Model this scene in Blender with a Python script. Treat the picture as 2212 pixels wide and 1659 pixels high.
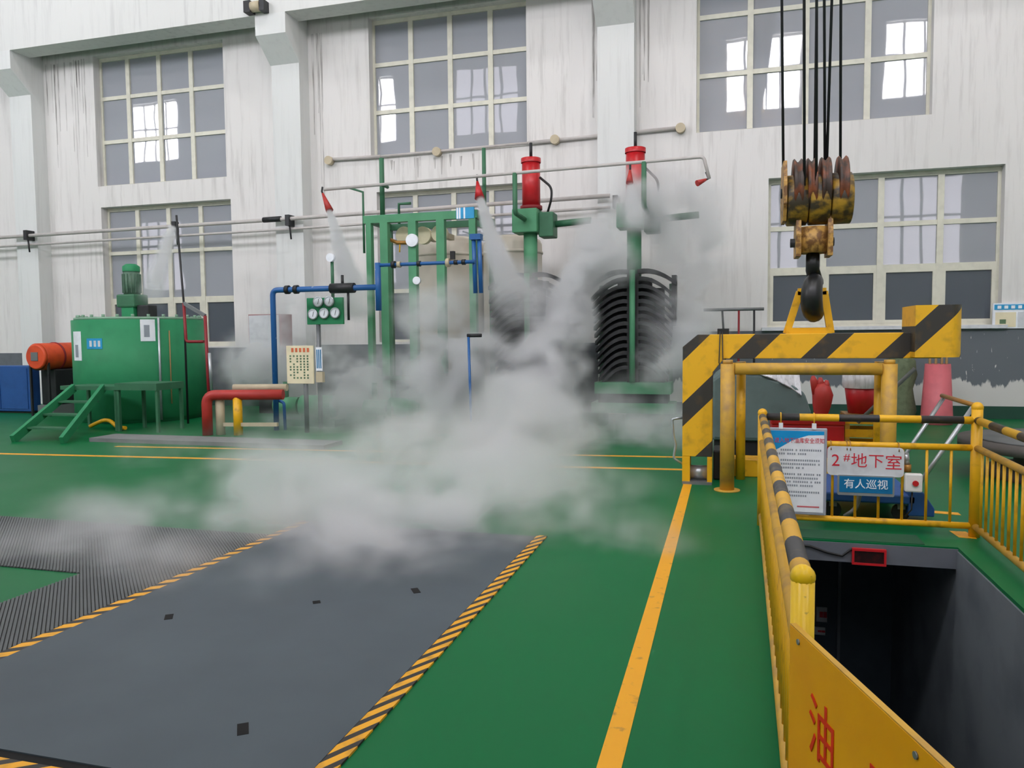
import bpy, bmesh, math, random
import numpy as np
from mathutils import Vector, Matrix

random.seed(7)
for o in list(bpy.data.objects):
    bpy.data.objects.remove(o, do_unlink=True)
SC = bpy.context.scene
COL = SC.collection

# ------------------------------------------------------------------ camera
F, CX, CY, CAMH = 1663.0, 1106.0, 829.5, 1.6
AX = np.array([[0.96255447, 0.00724992, -0.27099139],
               [0.27090887, -0.06209532, 0.9606001],
               [-0.00986302, -0.99804389, -0.06173419]])


def ray(u, v):
    return AX @ np.array([u - CX, v - CY, F])


def A(u, v, Y):
    """point seen at pixel (u, v) on the vertical plane Y = const (parallel to the far wall)"""
    d = ray(u, v)
    t = Y / d[1]
    return Vector((float(d[0] * t), float(Y), float(CAMH + d[2] * t)))


def G(u, v, Z=0.0):
    """point seen at pixel (u, v) on the horizontal plane Z = const"""
    d = ray(u, v)
    t = (Z - CAMH) / d[2]
    return Vector((float(d[0] * t), float(d[1] * t), float(Z)))


cam_data = bpy.data.cameras.new('camera')
cam_data.sensor_width = 36.0
cam_data.lens = F / 2212.0 * 36.0
cam_data.clip_start = 0.05
cam_data.clip_end = 200
cam = bpy.data.objects.new('camera', cam_data)
COL.objects.link(cam)
R = Matrix(((AX[0, 0], -AX[0, 1], -AX[0, 2]), (AX[1, 0], -AX[1, 1], -AX[1, 2]), (AX[2, 0], -AX[2, 1], -AX[2, 2])))
cam.matrix_world = Matrix.Translation((0, 0, CAMH)) @ R.to_4x4()
SC.camera = cam

# ------------------------------------------------------------------ world, light, exposure
W = bpy.data.worlds.new('world')
SC.world = W
W.use_nodes = True
W.node_tree.nodes['Background'].inputs[0].default_value = (0.75, 0.85, 1.0, 1)
W.node_tree.nodes['Background'].inputs[1].default_value = 1.0
SC.view_settings.view_transform = 'Standard'
SC.view_settings.look = 'None'
SC.view_settings.gamma = 1.0
SC.view_settings.use_curve_mapping = False
SC.view_settings.exposure = 0.2
WINDOW_LIGHT = 23.0      # daylight seen through the high windows of the near wall
LAMP_POWER = 70.0       # each high-bay lamp under the roof
SC.cycles.use_light_tree = False
SC.cycles.volume_bounces = 4
SC.cycles.max_bounces = 6
SC.cycles.diffuse_bounces = 3
SC.cycles.volume_step_rate = 3.0
SC.cycles.volume_max_steps = 256
SC.cycles.sample_clamp_indirect = 30.0

# ------------------------------------------------------------------ materials


def lin(c):
    return tuple(((x / 255.0) / 12.92 if x <= 10 else (((x / 255.0) + 0.055) / 1.055) ** 2.4) for x in c)


MATS = {}


def new_mat(name):
    m = bpy.data.materials.new(name)
    m.use_nodes = True
    MATS[name] = m
    nt = m.node_tree
    return m, nt, nt.nodes['Principled BSDF']


def N(nt, typ, **kw):
    n = nt.nodes.new(typ)
    for k, v in kw.items():
        setattr(n, k, v)
    return n


def L(nt, a, b):
    nt.links.new(a, b)


def paint(name, rgb, rough=0.5, metal=0.0, grime=None, gscale=6.0, gamt=0.35, stretch=(1, 1, 1), spec=0.5, bump=0.0, thr=(0.45, 0.75)):
    """flat paint or metal, with an optional second grime/wear colour broken up by noise"""
    m, nt, b = new_mat(name)
    b.inputs['Roughness'].default_value = rough
    b.inputs['Metallic'].default_value = metal
    b.inputs['Specular IOR Level'].default_value = spec
    col = lin(rgb) + (1,)
    b.inputs['Base Color'].default_value = col
    tc = N(nt, 'ShaderNodeNewGeometry')
    mp = N(nt, 'ShaderNodeMapping')
    mp.inputs['Scale'].default_value = stretch
    L(nt, tc.outputs['Position'], mp.inputs['Vector'])
    no = N(nt, 'ShaderNodeTexNoise')
    no.inputs['Scale'].default_value = gscale
    no.inputs['Detail'].default_value = 5
    L(nt, mp.outputs[0], no.inputs['Vector'])
    mr = N(nt, 'ShaderNodeMapRange')
    mr.inputs['From Min'].default_value = thr[0]
    mr.inputs['From Max'].default_value = thr[1]
    mr.inputs['To Max'].default_value = gamt
    L(nt, no.outputs['Fac'], mr.inputs['Value'])
    mx = N(nt, 'ShaderNodeMix', data_type='RGBA')
    g = lin(grime) if grime else tuple(c * 0.6 for c in lin(rgb))
    mx.inputs['A'].default_value = col
    mx.inputs['B'].default_value = g + (1,)
    L(nt, mr.outputs[0], mx.inputs['Factor'])
    L(nt, mx.outputs['Result'], b.inputs['Base Color'])
    if bump:
        bp = N(nt, 'ShaderNodeBump')
        bp.inputs['Strength'].default_value = bump
        bp.inputs['Distance'].default_value = 0.02
        L(nt, no.outputs['Fac'], bp.inputs['Height'])
        L(nt, bp.outputs[0], b.inputs['Normal'])
    return m


def striped(name, coef, off, period, duty, c_on, c_off, rough=0.5, grime=(90, 70, 30), gamt=0.3):
    """two painted colours in bands of world position: dot(P, coef) - off, modulo period"""
    m, nt, b = new_mat(name)
    b.inputs['Roughness'].default_value = rough
    ge = N(nt, 'ShaderNodeNewGeometry')
    dp = N(nt, 'ShaderNodeVectorMath', operation='DOT_PRODUCT')
    dp.inputs[1].default_value = coef
    L(nt, ge.outputs['Position'], dp.inputs[0])
    sb = N(nt, 'ShaderNodeMath', operation='SUBTRACT')
    sb.inputs[1].default_value = off
    L(nt, dp.outputs['Value'], sb.inputs[0])
    md = N(nt, 'ShaderNodeMath', operation='FLOORED_MODULO')
    md.inputs[1].default_value = period
    L(nt, sb.outputs[0], md.inputs[0])
    lt = N(nt, 'ShaderNodeMath', operation='LESS_THAN')
    lt.inputs[1].default_value = period * duty
    L(nt, md.outputs[0], lt.inputs[0])
    mx = N(nt, 'ShaderNodeMix', data_type='RGBA')
    mx.inputs['A'].default_value = lin(c_off) + (1,)
    mx.inputs['B'].default_value = lin(c_on) + (1,)
    L(nt, lt.outputs[0], mx.inputs['Factor'])
    no = N(nt, 'ShaderNodeTexNoise')
    no.inputs['Scale'].default_value = 9
    no.inputs['Detail'].default_value = 6
    L(nt, ge.outputs['Position'], no.inputs['Vector'])
    mr = N(nt, 'ShaderNodeMapRange')
    mr.inputs['From Min'].default_value = 0.52
    mr.inputs['From Max'].default_value = 0.75
    mr.inputs['To Max'].default_value = gamt
    L(nt, no.outputs['Fac'], mr.inputs['Value'])
    m2 = N(nt, 'ShaderNodeMix', data_type='RGBA')
    m2.inputs['B'].default_value = lin(grime) + (1,)
    L(nt, mr.outputs[0], m2.inputs['Factor'])
    L(nt, mx.outputs['Result'], m2.inputs['A'])
    L(nt, m2.outputs['Result'], b.inputs['Base Color'])
    return m


def wall_material(name, base, streak, amt):
    """whitewashed plaster: broad stains plus vertical drip streaks"""
    m, nt, b = new_mat(name)
    b.inputs['Roughness'].default_value = 0.85
    b.inputs['Specular IOR Level'].default_value = 0.2
    ge = N(nt, 'ShaderNodeNewGeometry')
    mp = N(nt, 'ShaderNodeMapping')
    mp.inputs['Scale'].default_value = (5.0, 5.0, 0.35)
    L(nt, ge.outputs['Position'], mp.inputs['Vector'])
    n1 = N(nt, 'ShaderNodeTexNoise')
    n1.inputs['Scale'].default_value = 1.4
    n1.inputs['Detail'].default_value = 8
    n1.inputs['Roughness'].default_value = 0.65
    L(nt, mp.outputs[0], n1.inputs['Vector'])
    n2 = N(nt, 'ShaderNodeTexNoise')
    n2.inputs['Scale'].default_value = 0.45
    n2.inputs['Detail'].default_value = 4
    L(nt, ge.outputs['Position'], n2.inputs['Vector'])
    r1 = N(nt, 'ShaderNodeMapRange')
    r1.inputs['From Min'].default_value = 0.5
    r1.inputs['From Max'].default_value = 0.78
    L(nt, n1.outputs['Fac'], r1.inputs['Value'])
    r2 = N(nt, 'ShaderNodeMapRange')
    r2.inputs['From Min'].default_value = 0.35
    r2.inputs['From Max'].default_value = 0.7
    r2.inputs['To Min'].default_value = 0.15
    r2.inputs['To Max'].default_value = amt
    L(nt, n2.outputs['Fac'], r2.inputs['Value'])
    mu = N(nt, 'ShaderNodeMath', operation='MULTIPLY')
    L(nt, r1.outputs[0], mu.inputs[0])
    L(nt, r2.outputs[0], mu.inputs[1])
    mx = N(nt, 'ShaderNodeMix', data_type='RGBA')
    mx.inputs['A'].default_value = lin(base) + (1,)
    mx.inputs['B'].default_value = lin(streak) + (1,)
    L(nt, mu.outputs[0], mx.inputs['Factor'])
    L(nt, mx.outputs['Result'], b.inputs['Base Color'])
    bp = N(nt, 'ShaderNodeBump')
    bp.inputs['Strength'].default_value = 0.15
    bp.inputs['Distance'].default_value = 0.02
    L(nt, n1.outputs['Fac'], bp.inputs['Height'])
    L(nt, bp.outputs[0], b.inputs['Normal'])
    return m


def peeled_material(name, base, under, level):
    """grey dado paint that has flaked off to white plaster below a ragged line"""
    m, nt, b = new_mat(name)
    b.inputs['Roughness'].default_value = 0.7
    ge = N(nt, 'ShaderNodeNewGeometry')
    sx = N(nt, 'ShaderNodeSeparateXYZ')
    L(nt, ge.outputs['Position'], sx.inputs[0])
    mp = N(nt, 'ShaderNodeMapping')
    mp.inputs['Scale'].default_value = (6, 6, 1.2)
    L(nt, ge.outputs['Position'], mp.inputs['Vector'])
    no = N(nt, 'ShaderNodeTexNoise')
    no.inputs['Scale'].default_value = 1.1
    no.inputs['Detail'].default_value = 7
    L(nt, mp.outputs[0], no.inputs['Vector'])
    ml = N(nt, 'ShaderNodeMath', operation='MULTIPLY_ADD')
    ml.inputs[1].default_value = -0.7
    L(nt, no.outputs['Fac'], ml.inputs[0])
    L(nt, sx.outputs['Z'], ml.inputs[2])
    mr = N(nt, 'ShaderNodeMapRange')
    mr.inputs['From Min'].default_value = level - 0.37
    mr.inputs['From Max'].default_value = level - 0.33
    L(nt, ml.outputs[0], mr.inputs['Value'])
    n2 = N(nt, 'ShaderNodeTexNoise')
    n2.inputs['Scale'].default_value = 4
    n2.inputs['Detail'].default_value = 8
    L(nt, mp.outputs[0], n2.inputs['Vector'])
    r2 = N(nt, 'ShaderNodeMapRange')
    r2.inputs['From Min'].default_value = 0.68
    r2.inputs['From Max'].default_value = 0.7
    r2.inputs['To Min'].default_value = 1
    r2.inputs['To Max'].default_value = 0
    L(nt, n2.outputs['Fac'], r2.inputs['Value'])
    mu = N(nt, 'ShaderNodeMath', operation='MULTIPLY')
    L(nt, mr.outputs[0], mu.inputs[0])
    L(nt, r2.outputs[0], mu.inputs[1])
    mx = N(nt, 'ShaderNodeMix', data_type='RGBA')
    mx.inputs['A'].default_value = lin(under) + (1,)
    mx.inputs['B'].default_value = lin(base) + (1,)
    L(nt, mu.outputs[0], mx.inputs['Factor'])
    L(nt, mx.outputs['Result'], b.inputs['Base Color'])
    return m


def floor_material(name, c1, c2):
    m, nt, b = new_mat(name)
    b.inputs['Roughness'].default_value = 0.42
    b.inputs['Specular IOR Level'].default_value = 0.2
    ge = N(nt, 'ShaderNodeNewGeometry')
    n1 = N(nt, 'ShaderNodeTexNoise')
    n1.inputs['Scale'].default_value = 0.7
    n1.inputs['Detail'].default_value = 6
    L(nt, ge.outputs['Position'], n1.inputs['Vector'])
    mx = N(nt, 'ShaderNodeMix', data_type='RGBA')
    mx.inputs['A'].default_value = lin(c1) + (1,)
    mx.inputs['B'].default_value = lin(c2) + (1,)
    L(nt, n1.outputs['Fac'], mx.inputs['Factor'])
    n2 = N(nt, 'ShaderNodeTexNoise')
    n2.inputs['Scale'].default_value = 5
    n2.inputs['Detail'].default_value = 9
    L(nt, ge.outputs['Position'], n2.inputs['Vector'])
    mr = N(nt, 'ShaderNodeMapRange')
    mr.inputs['From Min'].default_value = 0.72
    mr.inputs['From Max'].default_value = 0.76
    mr.inputs['To Max'].default_value = 0.5
    L(nt, n2.outputs['Fac'], mr.inputs['Value'])
    m2 = N(nt, 'ShaderNodeMix', data_type='RGBA')
    m2.inputs['B'].default_value = lin((100, 105, 105)) + (1,)
    L(nt, mr.outputs[0], m2.inputs['Factor'])
    L(nt, mx.outputs['Result'], m2.inputs['A'])
    L(nt, m2.outputs['Result'], b.inputs['Base Color'])
    rr = N(nt, 'ShaderNodeMapRange')
    rr.inputs['To Min'].default_value = 0.34
    rr.inputs['To Max'].default_value = 0.58
    L(nt, n1.outputs['Fac'], rr.inputs['Value'])
    L(nt, rr.outputs[0], b.inputs['Roughness'])
    return m


def glass_material(name, tint, reflect):
    """window glass with a dim room behind it: mostly grey, with a mirror-like coat"""
    m, nt, b = new_mat(name)
    b.inputs['Base Color'].default_value = lin(tint) + (1,)
    b.inputs['Roughness'].default_value = 0.6
    b.inputs['Specular IOR Level'].default_value = 0.0
    gl = N(nt, 'ShaderNodeBsdfGlossy')
    gl.inputs['Roughness'].default_value = 0.02
    no = N(nt, 'ShaderNodeTexNoise')
    no.inputs['Scale'].default_value = 0.9
    no.inputs['Detail'].default_value = 1
    ge = N(nt, 'ShaderNodeNewGeometry')
    L(nt, ge.outputs['Position'], no.inputs['Vector'])
    bp = N(nt, 'ShaderNodeBump')
    bp.inputs['Strength'].default_value = 0.06
    bp.inputs['Distance'].default_value = 0.05
    L(nt, no.outputs['Fac'], bp.inputs['Height'])
    L(nt, bp.outputs[0], gl.inputs['Normal'])
    mx = N(nt, 'ShaderNodeMixShader')
    mx.inputs[0].default_value = reflect
    L(nt, b.outputs[0], mx.inputs[1])
    L(nt, gl.outputs[0], mx.inputs[2])
    L(nt, mx.outputs[0], nt.nodes['Material Output'].inputs['Surface'])
    return m


def emit_material(name, rgb, strength):
    m, nt, b = new_mat(name)
    b.inputs['Base Color'].default_value = (0.02, 0.02, 0.02, 1)
    b.inputs['Emission Color'].default_value = lin(rgb) + (1,)
    b.inputs['Emission Strength'].default_value = strength
    return m


M_WALL = wall_material('whitewashed_plaster', (228, 227, 224), (140, 136, 130), 0.6)
M_COL = wall_material('column_plaster', (224, 227, 225), (170, 172, 168), 0.5)
M_BEAM = wall_material('beam_concrete', (222, 224, 221), (150, 150, 150), 0.6)
M_ROOF = paint('roof_deck', (225, 225, 222), 0.9)
M_DADO = paint('grey_dado', (104, 110, 116), 0.6, grime=(70, 75, 80))
M_DADO_PEEL = peeled_material('peeling_grey_dado', (104, 111, 117), (212, 212, 208), 0.66)
M_SKIRT = paint('green_skirting', (28, 74, 58), 0.5)
M_FLOOR = floor_material('green_epoxy', (0, 100, 52), (4, 108, 60))
M_LINE = paint('yellow_line_paint', (236, 168, 20), 0.5, grime=(140, 110, 60), gscale=14, gamt=0.7, thr=(0.6, 0.72))
M_PLATE = paint('grey_steel_plate', (76, 88, 95), 0.55, metal=0.0, grime=(60, 70, 77), gscale=1.3, gamt=0.8, thr=(0.3, 0.75))
M_CHECK = paint('rib_plate', (84, 89, 90), 0.55, grime=(66, 71, 72), gscale=3)
M_RIBGAP = paint('rib_gap', (36, 38, 38), 0.7)
M_HOLE = paint('dark_hole', (8, 9, 10), 0.9)
M_TIGER = striped('tiger_strip_depth', (1.8, -1.0, 0), 0.0, 0.135, 0.55, (238, 172, 28), (40, 38, 36), grime=(60, 55, 45), gamt=0.5)
M_TIGERL = striped('tiger_strip_left', (0.75, -1.0, 0), 0.0, 0.135, 0.55, (238, 172, 28), (40, 38, 36), grime=(60, 55, 45), gamt=0.5)
M_TIGERX = striped('tiger_strip_across', (1.0, -1.4, 0), 0.0, 0.135, 0.55, (238, 172, 28), (40, 38, 36), grime=(60, 55, 45), gamt=0.5)
M_FRAME = paint('cream_window_frame', (222, 221, 204), 0.5)
M_PANE = glass_material('window_glass', (160, 165, 172), 0.13)
M_PANE_DARK = glass_material('casement_glass', (84, 92, 102), 0.12)
M_SKYPANE = emit_material('daylight_pane', (249, 246, 255), WINDOW_LIGHT)
M_SKYPANE2 = emit_material('frosted_daylight_pane', (249, 244, 255), WINDOW_LIGHT * 0.11)
M_GREEN = paint('machine_green', (50, 140, 94), 0.5, grime=(40, 116, 78), gscale=3, gamt=0.5, spec=0.25)
M_GREENF = paint('frame_green', (88, 154, 114), 0.5, grime=(70, 130, 94), gscale=3, gamt=0.5, spec=0.3)
M_GREEN_D = paint('machine_green_dark', (56, 112, 80), 0.5, grime=(40, 84, 60), gscale=5, gamt=0.5)
M_GREEN_G = paint('grey_green_motor', (92, 124, 104), 0.5, grime=(60, 80, 70), gscale=9, gamt=0.6)
M_GREEN_P = paint('pale_green_rim', (136, 172, 148), 0.5)
M_BLUE = paint('pipe_blue', (36, 96, 160), 0.35, grime=(190, 205, 220), gscale=7, gamt=0.5, thr=(0.68, 0.72))
M_BLUE_D = paint('cabinet_blue', (34, 84, 150), 0.5, grime=(24, 60, 110))
M_RED = paint('signal_red', (196, 34, 40), 0.35, grime=(140, 20, 26))
M_RED_D = paint('dark_red', (140, 30, 38), 0.5)
M_RUST = paint('pipe_red_oxide', (182, 52, 46), 0.45, grime=(130, 36, 34))
M_ORANGE = paint('drum_orange', (226, 82, 38), 0.5, grime=(180, 54, 34), gscale=4, gamt=0.7)
M_YEL = paint('safety_yellow', (238, 180, 24), 0.4, grime=(150, 100, 30), gscale=11, gamt=0.6, thr=(0.55, 0.75))
M_YEL_W = paint('worn_yellow', (210, 164, 60), 0.5, grime=(150, 120, 80), gscale=7, gamt=0.8)
M_YELBRIGHT = paint('post_yellow', (240, 196, 20), 0.28, grime=(80, 66, 20), gscale=22, gamt=0.8, thr=(0.64, 0.7))
M_PANEL = paint('orange_yellow_sheet', (255, 178, 0), 0.3, grime=(244, 154, 0), gscale=4, gamt=0.5)
M_STRIPE = striped('lifting_stripes', (1, 0, -1), -1.34, 0.70, 0.355, (56, 54, 50), (240, 184, 30), grime=(120, 92, 40), gamt=0.35)
M_RAILX = striped('rail_bands_x', (1, 0, 0), 0.56, 0.60, 0.5, (240, 184, 26), (46, 46, 48), grime=(130, 110, 60))
M_RAILY = striped('rail_bands_y', (0, 1, 0), 0.12, 0.50, 0.5, (214, 166, 60), (74, 74, 74), grime=(140, 124, 90), gamt=0.5)
M_RAILYR = striped('rail_bands_right', (0, 1, 0), 0.3, 0.60, 0.5, (226, 176, 40), (44, 44, 46), grime=(130, 110, 60))
M_BLACK = paint('black_rubber', (26, 27, 28), 0.55)
M_RIB = paint('black_fin', (38, 40, 42), 0.5, grime=(70, 72, 74), gscale=8, gamt=0.5)
M_RIBCORE = paint('grey_core', (70, 73, 76), 0.7, grime=(48, 50, 52), gscale=6)
M_IRON = paint('dark_iron', (44, 46, 48), 0.45, metal=0.3)
M_GREY = paint('grey_steel', (128, 132, 134), 0.4, metal=0.4)
M_GALV = paint('galvanised', (186, 192, 196), 0.3, metal=0.6)
M_CONDUIT = paint('pale_conduit', (196, 192, 188), 0.5, grime=(160, 150, 148))
M_BEIGE = paint('beige_fitting', (196, 184, 156), 0.6)
M_CREAMTANK = paint('cream_tank_paint', (216, 208, 192), 0.5, grime=(186, 178, 162), gscale=2)
M_CREAM = paint('cream_board', (240, 230, 196), 0.5)
M_WHITE = paint('white_board', (244, 249, 255), 0.45)
M_OFFW = paint('weathered_white', (216, 220, 224), 0.5, grime=(176, 180, 186), gscale=10, gamt=0.5)
M_LBLUE = paint('label_blue', (44, 160, 214), 0.45)
M_POSTBLUE = paint('poster_blue', (16, 158, 226), 0.4)
M_SIGNBLUE = paint('sign_blue', (14, 116, 168), 0.4)
M_TXTRED = paint('text_red', (214, 40, 60), 0.5)
M_TXTRED2 = paint('panel_text_red', (236, 40, 6), 0.5)
M_TXTGREY = paint('text_grey', (150, 158, 168), 0.6)
M_TXTGREEN = paint('text_green', (96, 124, 92), 0.6)
M_TXTOR = paint('text_orange', (224, 118, 76), 0.6)
M_SILVER = paint('silver_edge', (178, 182, 196), 0.35, metal=0.2)
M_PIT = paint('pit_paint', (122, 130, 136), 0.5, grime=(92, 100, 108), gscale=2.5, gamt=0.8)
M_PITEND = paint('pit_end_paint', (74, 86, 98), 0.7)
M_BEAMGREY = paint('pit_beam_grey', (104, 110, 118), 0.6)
M_TEAL = paint('teal_tarpaulin', (96, 116, 114), 0.6, grime=(76, 92, 90), gscale=5, gamt=0.6, bump=0.3)
M_SHEET = paint('plastic_sheet', (214, 216, 220), 0.18, grime=(150, 152, 158), gscale=10, gamt=0.8, stretch=(3, 1, 0.5))
M_OLIVE = paint('olive_canvas', (104, 116, 88), 0.85, grime=(76, 88, 64), gscale=12, gamt=0.7, bump=0.4)
M_PINK = paint('pink_plastic', (212, 108, 116), 0.5)
M_WOOD = paint('wood_handle', (172, 140, 92), 0.6)
M_CONC = paint('concrete_grey', (120, 124, 124), 0.8, grime=(90, 94, 94), gscale=4)
M_BROWNGREY = paint('brown_grey_top', (96, 92, 88), 0.7, grime=(70, 62, 56), gscale=8)
M_TAN = paint('greasy_tan', (196, 152, 78), 0.5, grime=(96, 60, 34), gscale=16, gamt=0.85, thr=(0.42, 0.6))
M_HOUSING = paint('greasy_yellow_housing', (176, 138, 44), 0.4, grime=(48, 46, 42), gscale=6, gamt=0.95, thr=(0.4, 0.56), stretch=(1, 1, 1.4))
M_SHEAVE = paint('rusty_sheave', (62, 50, 42), 0.5, grime=(170, 90, 44), gscale=7, gamt=0.8)
M_HOOK = paint('black_hook', (24, 26, 27), 0.35)
M_BRASS = paint('brass_pipe', (176, 128, 62), 0.4, metal=0.4)
M_LED = paint('unlit_led_board', (34, 12, 14), 0.4, grime=(90, 24, 24), gscale=30, gamt=0.5)
M_LAMP = emit_material('lamp_lens', (255, 250, 240), 6.0)
M_SWITCH = paint('switch_box', (232, 232, 228), 0.4)

# ------------------------------------------------------------------ mesh helpers
ORG = {}


class MB:
    def __init__(s):
        s.v = []
        s.f = []
        s.sm = []

    def add(s, verts, faces, smooth=False):
        o = len(s.v)
        s.v += [Vector(v) for v in verts]
        s.f += [tuple(i + o for i in f) for f in faces]
        s.sm += [smooth] * len(faces)
        return s

    def box(s, a, b):
        x0, x1 = sorted((a[0], b[0])); y0, y1 = sorted((a[1], b[1])); z0, z1 = sorted((a[2], b[2]))
        v = [(x0, y0, z0), (x1, y0, z0), (x1, y1, z0), (x0, y1, z0), (x0, y0, z1), (x1, y0, z1), (x1, y1, z1), (x0, y1, z1)]
        f = [(0, 3, 2, 1), (4, 5, 6, 7), (0, 1, 5, 4), (1, 2, 6, 5), (2, 3, 7, 6), (3, 0, 4, 7)]
        return s.add(v, f)

    def bar(s, p, q, w, h, up=(0, 0, 1)):
        """rectangular bar from p to q"""
        p = Vector(p); q = Vector(q)
        d = (q - p).normalized()
        upv = Vector(up)
        if abs(d.dot(upv)) > 0.98:
            upv = Vector((0, 1, 0))
        a = d.cross(upv).normalized() * (w / 2)
        b = a.normalized().cross(d).normalized() * (h / 2)
        v = [p - a - b, p + a - b, p + a + b, p - a + b, q - a - b, q + a - b, q + a + b, q - a + b]
        f = [(0, 1, 2, 3), (7, 6, 5, 4), (0, 4, 5, 1), (1, 5, 6, 2), (2, 6, 7, 3), (3, 7, 4, 0)]
        return s.add(v, f)

    def cyl(s, p, q, r, r2=None, n=16, caps=True):
        p = Vector(p); q = Vector(q)
        r2 = r if r2 is None else r2
        d = (q - p).normalized()
        a = d.orthogonal().normalized()
        b = d.cross(a)
        v = []
        for c, rr in ((p, r), (q, r2)):
            for i in range(n):
                t = 2 * math.pi * i / n
                v.append(c + a * (rr * math.cos(t)) + b * (rr * math.sin(t)))
        s.add(v, [(i, (i + 1) % n, n + (i + 1) % n, n + i) for i in range(n)], True)
        if caps:
            s.add(v, [tuple(range(n - 1, -1, -1)), tuple(range(n, 2 * n))])
        return s

    def tube(s, pts, r, n=10, round_=0.0):
        """round pipe through points; corners filleted by round_"""
        P = [Vector(p) for p in pts]
        if round_ > 0:
            Q = [P[0]]
            for i in range(1, len(P) - 1):
                a = (P[i - 1] - P[i]); b = (P[i + 1] - P[i])
                ra = min(round_, a.length * 0.45, b.length * 0.45)
                a = P[i] + a.normalized() * ra; b = P[i] + b.normalized() * ra
                for k in range(7):
                    t = k / 6
                    Q.append(a * (1 - t) ** 2 + P[i] * (2 * t * (1 - t)) + b * t ** 2)
            Q.append(P[-1])
            P = Q
        rings = []
        d0 = (P[1] - P[0]).normalized()
        nrm = d0.orthogonal().normalized()
        v = []
        for i, p in enumerate(P):
            if i == 0:
                d = d0
            elif i == len(P) - 1:
                d = (P[i] - P[i - 1]).normalized()
            else:
                d = ((P[i] - P[i - 1]).normalized() + (P[i + 1] - P[i]).normalized()).normalized()
            nrm = (nrm - d * nrm.dot(d)).normalized()
            bn = d.cross(nrm)
            rr = r[i] if isinstance(r, (list, tuple)) else r
            for k in range(n):
                t = 2 * math.pi * k / n
                v.append(p + nrm * (rr * math.cos(t)) + bn * (rr * math.sin(t)))
        f = []
        for i in range(len(P) - 1):
            for k in range(n):
                f.append((i * n + k, i * n + (k + 1) % n, (i + 1) * n + (k + 1) % n, (i + 1) * n + k))
        s.add(v, f, True)
        s.add(v, [tuple(range(n - 1, -1, -1)), tuple(range((len(P) - 1) * n, len(P) * n))])
        return s

    def sphere(s, c, r, n=14, m=9, sc=(1, 1, 1)):
        c = Vector(c)
        v = [c + Vector((0, 0, -r * sc[2]))]
        for j in range(1, m):
            th = -math.pi / 2 + math.pi * j / m
            for i in range(n):
                ph = 2 * math.pi * i / n
                v.append(c + Vector((r * sc[0] * math.cos(th) * math.cos(ph), r * sc[1] * math.cos(th) * math.sin(ph), r * sc[2] * math.sin(th))))
        v.append(c + Vector((0, 0, r * sc[2])))
        f = [(0, 1 + (i + 1) % n, 1 + i) for i in range(n)]
        for j in range(m - 2):
            for i in range(n):
                a = 1 + j * n + i; b = 1 + j * n + (i + 1) % n
                f.append((a, b, b + n, a + n))
        t = len(v) - 1
        o = 1 + (m - 2) * n
        f += [(o + i, o + (i + 1) % n, t) for i in range(n)]
        return s.add(v, f, True)

    def prism(s, poly, vec):
        """closed planar polygon (list of points) extruded by vec"""
        P = [Vector(p) for p in poly]
        e = Vector(vec)
        n = len(P)
        v = P + [p + e for p in P]
        f = [tuple(range(n - 1, -1, -1)), tuple(range(n, 2 * n))] + [(i, (i + 1) % n, n + (i + 1) % n, n + i) for i in range(n)]
        return s.add(v, f)

    def lathe(s, c, prof, n=28, axis='z', smooth=True):
        """profile (radius, height) turned round a vertical axis at c"""
        c = Vector(c)
        v = []
        for r, h in prof:
            for i in range(n):
                t = 2 * math.pi * i / n
                if axis == 'z':
                    v.append(c + Vector((r * math.cos(t), r * math.sin(t), h)))
                elif axis == 'x':
                    v.append(c + Vector((h, r * math.cos(t), r * math.sin(t))))
                else:
                    v.append(c + Vector((r * math.cos(t), h, r * math.sin(t))))
        f = []
        for j in range(len(prof) - 1):
            for i in range(n):
                f.append((j * n + i, j * n + (i + 1) % n, (j + 1) * n + (i + 1) % n, (j + 1) * n + i))
        return s.add(v, f, smooth)

    def build(s, name, mat, parent=None, bevel=0.0):
        o = Vector((0, 0, 0)) if parent is None else ORG[parent.name]
        bm = bmesh.new()
        vs = [bm.verts.new(p - o) for p in s.v]
        for f, sm in zip(s.f, s.sm):
            try:
                fc = bm.faces.new([vs[i] for i in f])
                fc.smooth = sm
            except ValueError:
                pass
        bmesh.ops.remove_doubles(bm, verts=bm.verts, dist=1e-5)
        bmesh.ops.recalc_face_normals(bm, faces=bm.faces)
        me = bpy.data.meshes.new(name)
        bm.to_mesh(me)
        bm.free()
        if mat:
            me.materials.append(mat)
        ob = bpy.data.objects.new(name, me)
        COL.objects.link(ob)
        if parent is not None:
            ob.parent = parent
        ORG[ob.name] = o.copy()
        if bevel:
            b = ob.modifiers.new('bevel', 'BEVEL')
            b.width = bevel
            b.segments = 2
            b.limit_method = 'ANGLE'
        return ob


def tag(o, label, cat, group=None, kind=None):
    o['label'] = label
    o['category'] = cat
    if group:
        o['group'] = group
    if kind:
        o['kind'] = kind
    return o


def thing(name, label, cat, loc, group=None, kind=None):
    e = bpy.data.objects.new(name, None)
    e.empty_display_size = 0.2
    e.location = loc
    COL.objects.link(e)
    ORG[e.name] = Vector(loc)
    return tag(e, label, cat, group, kind)


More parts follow.
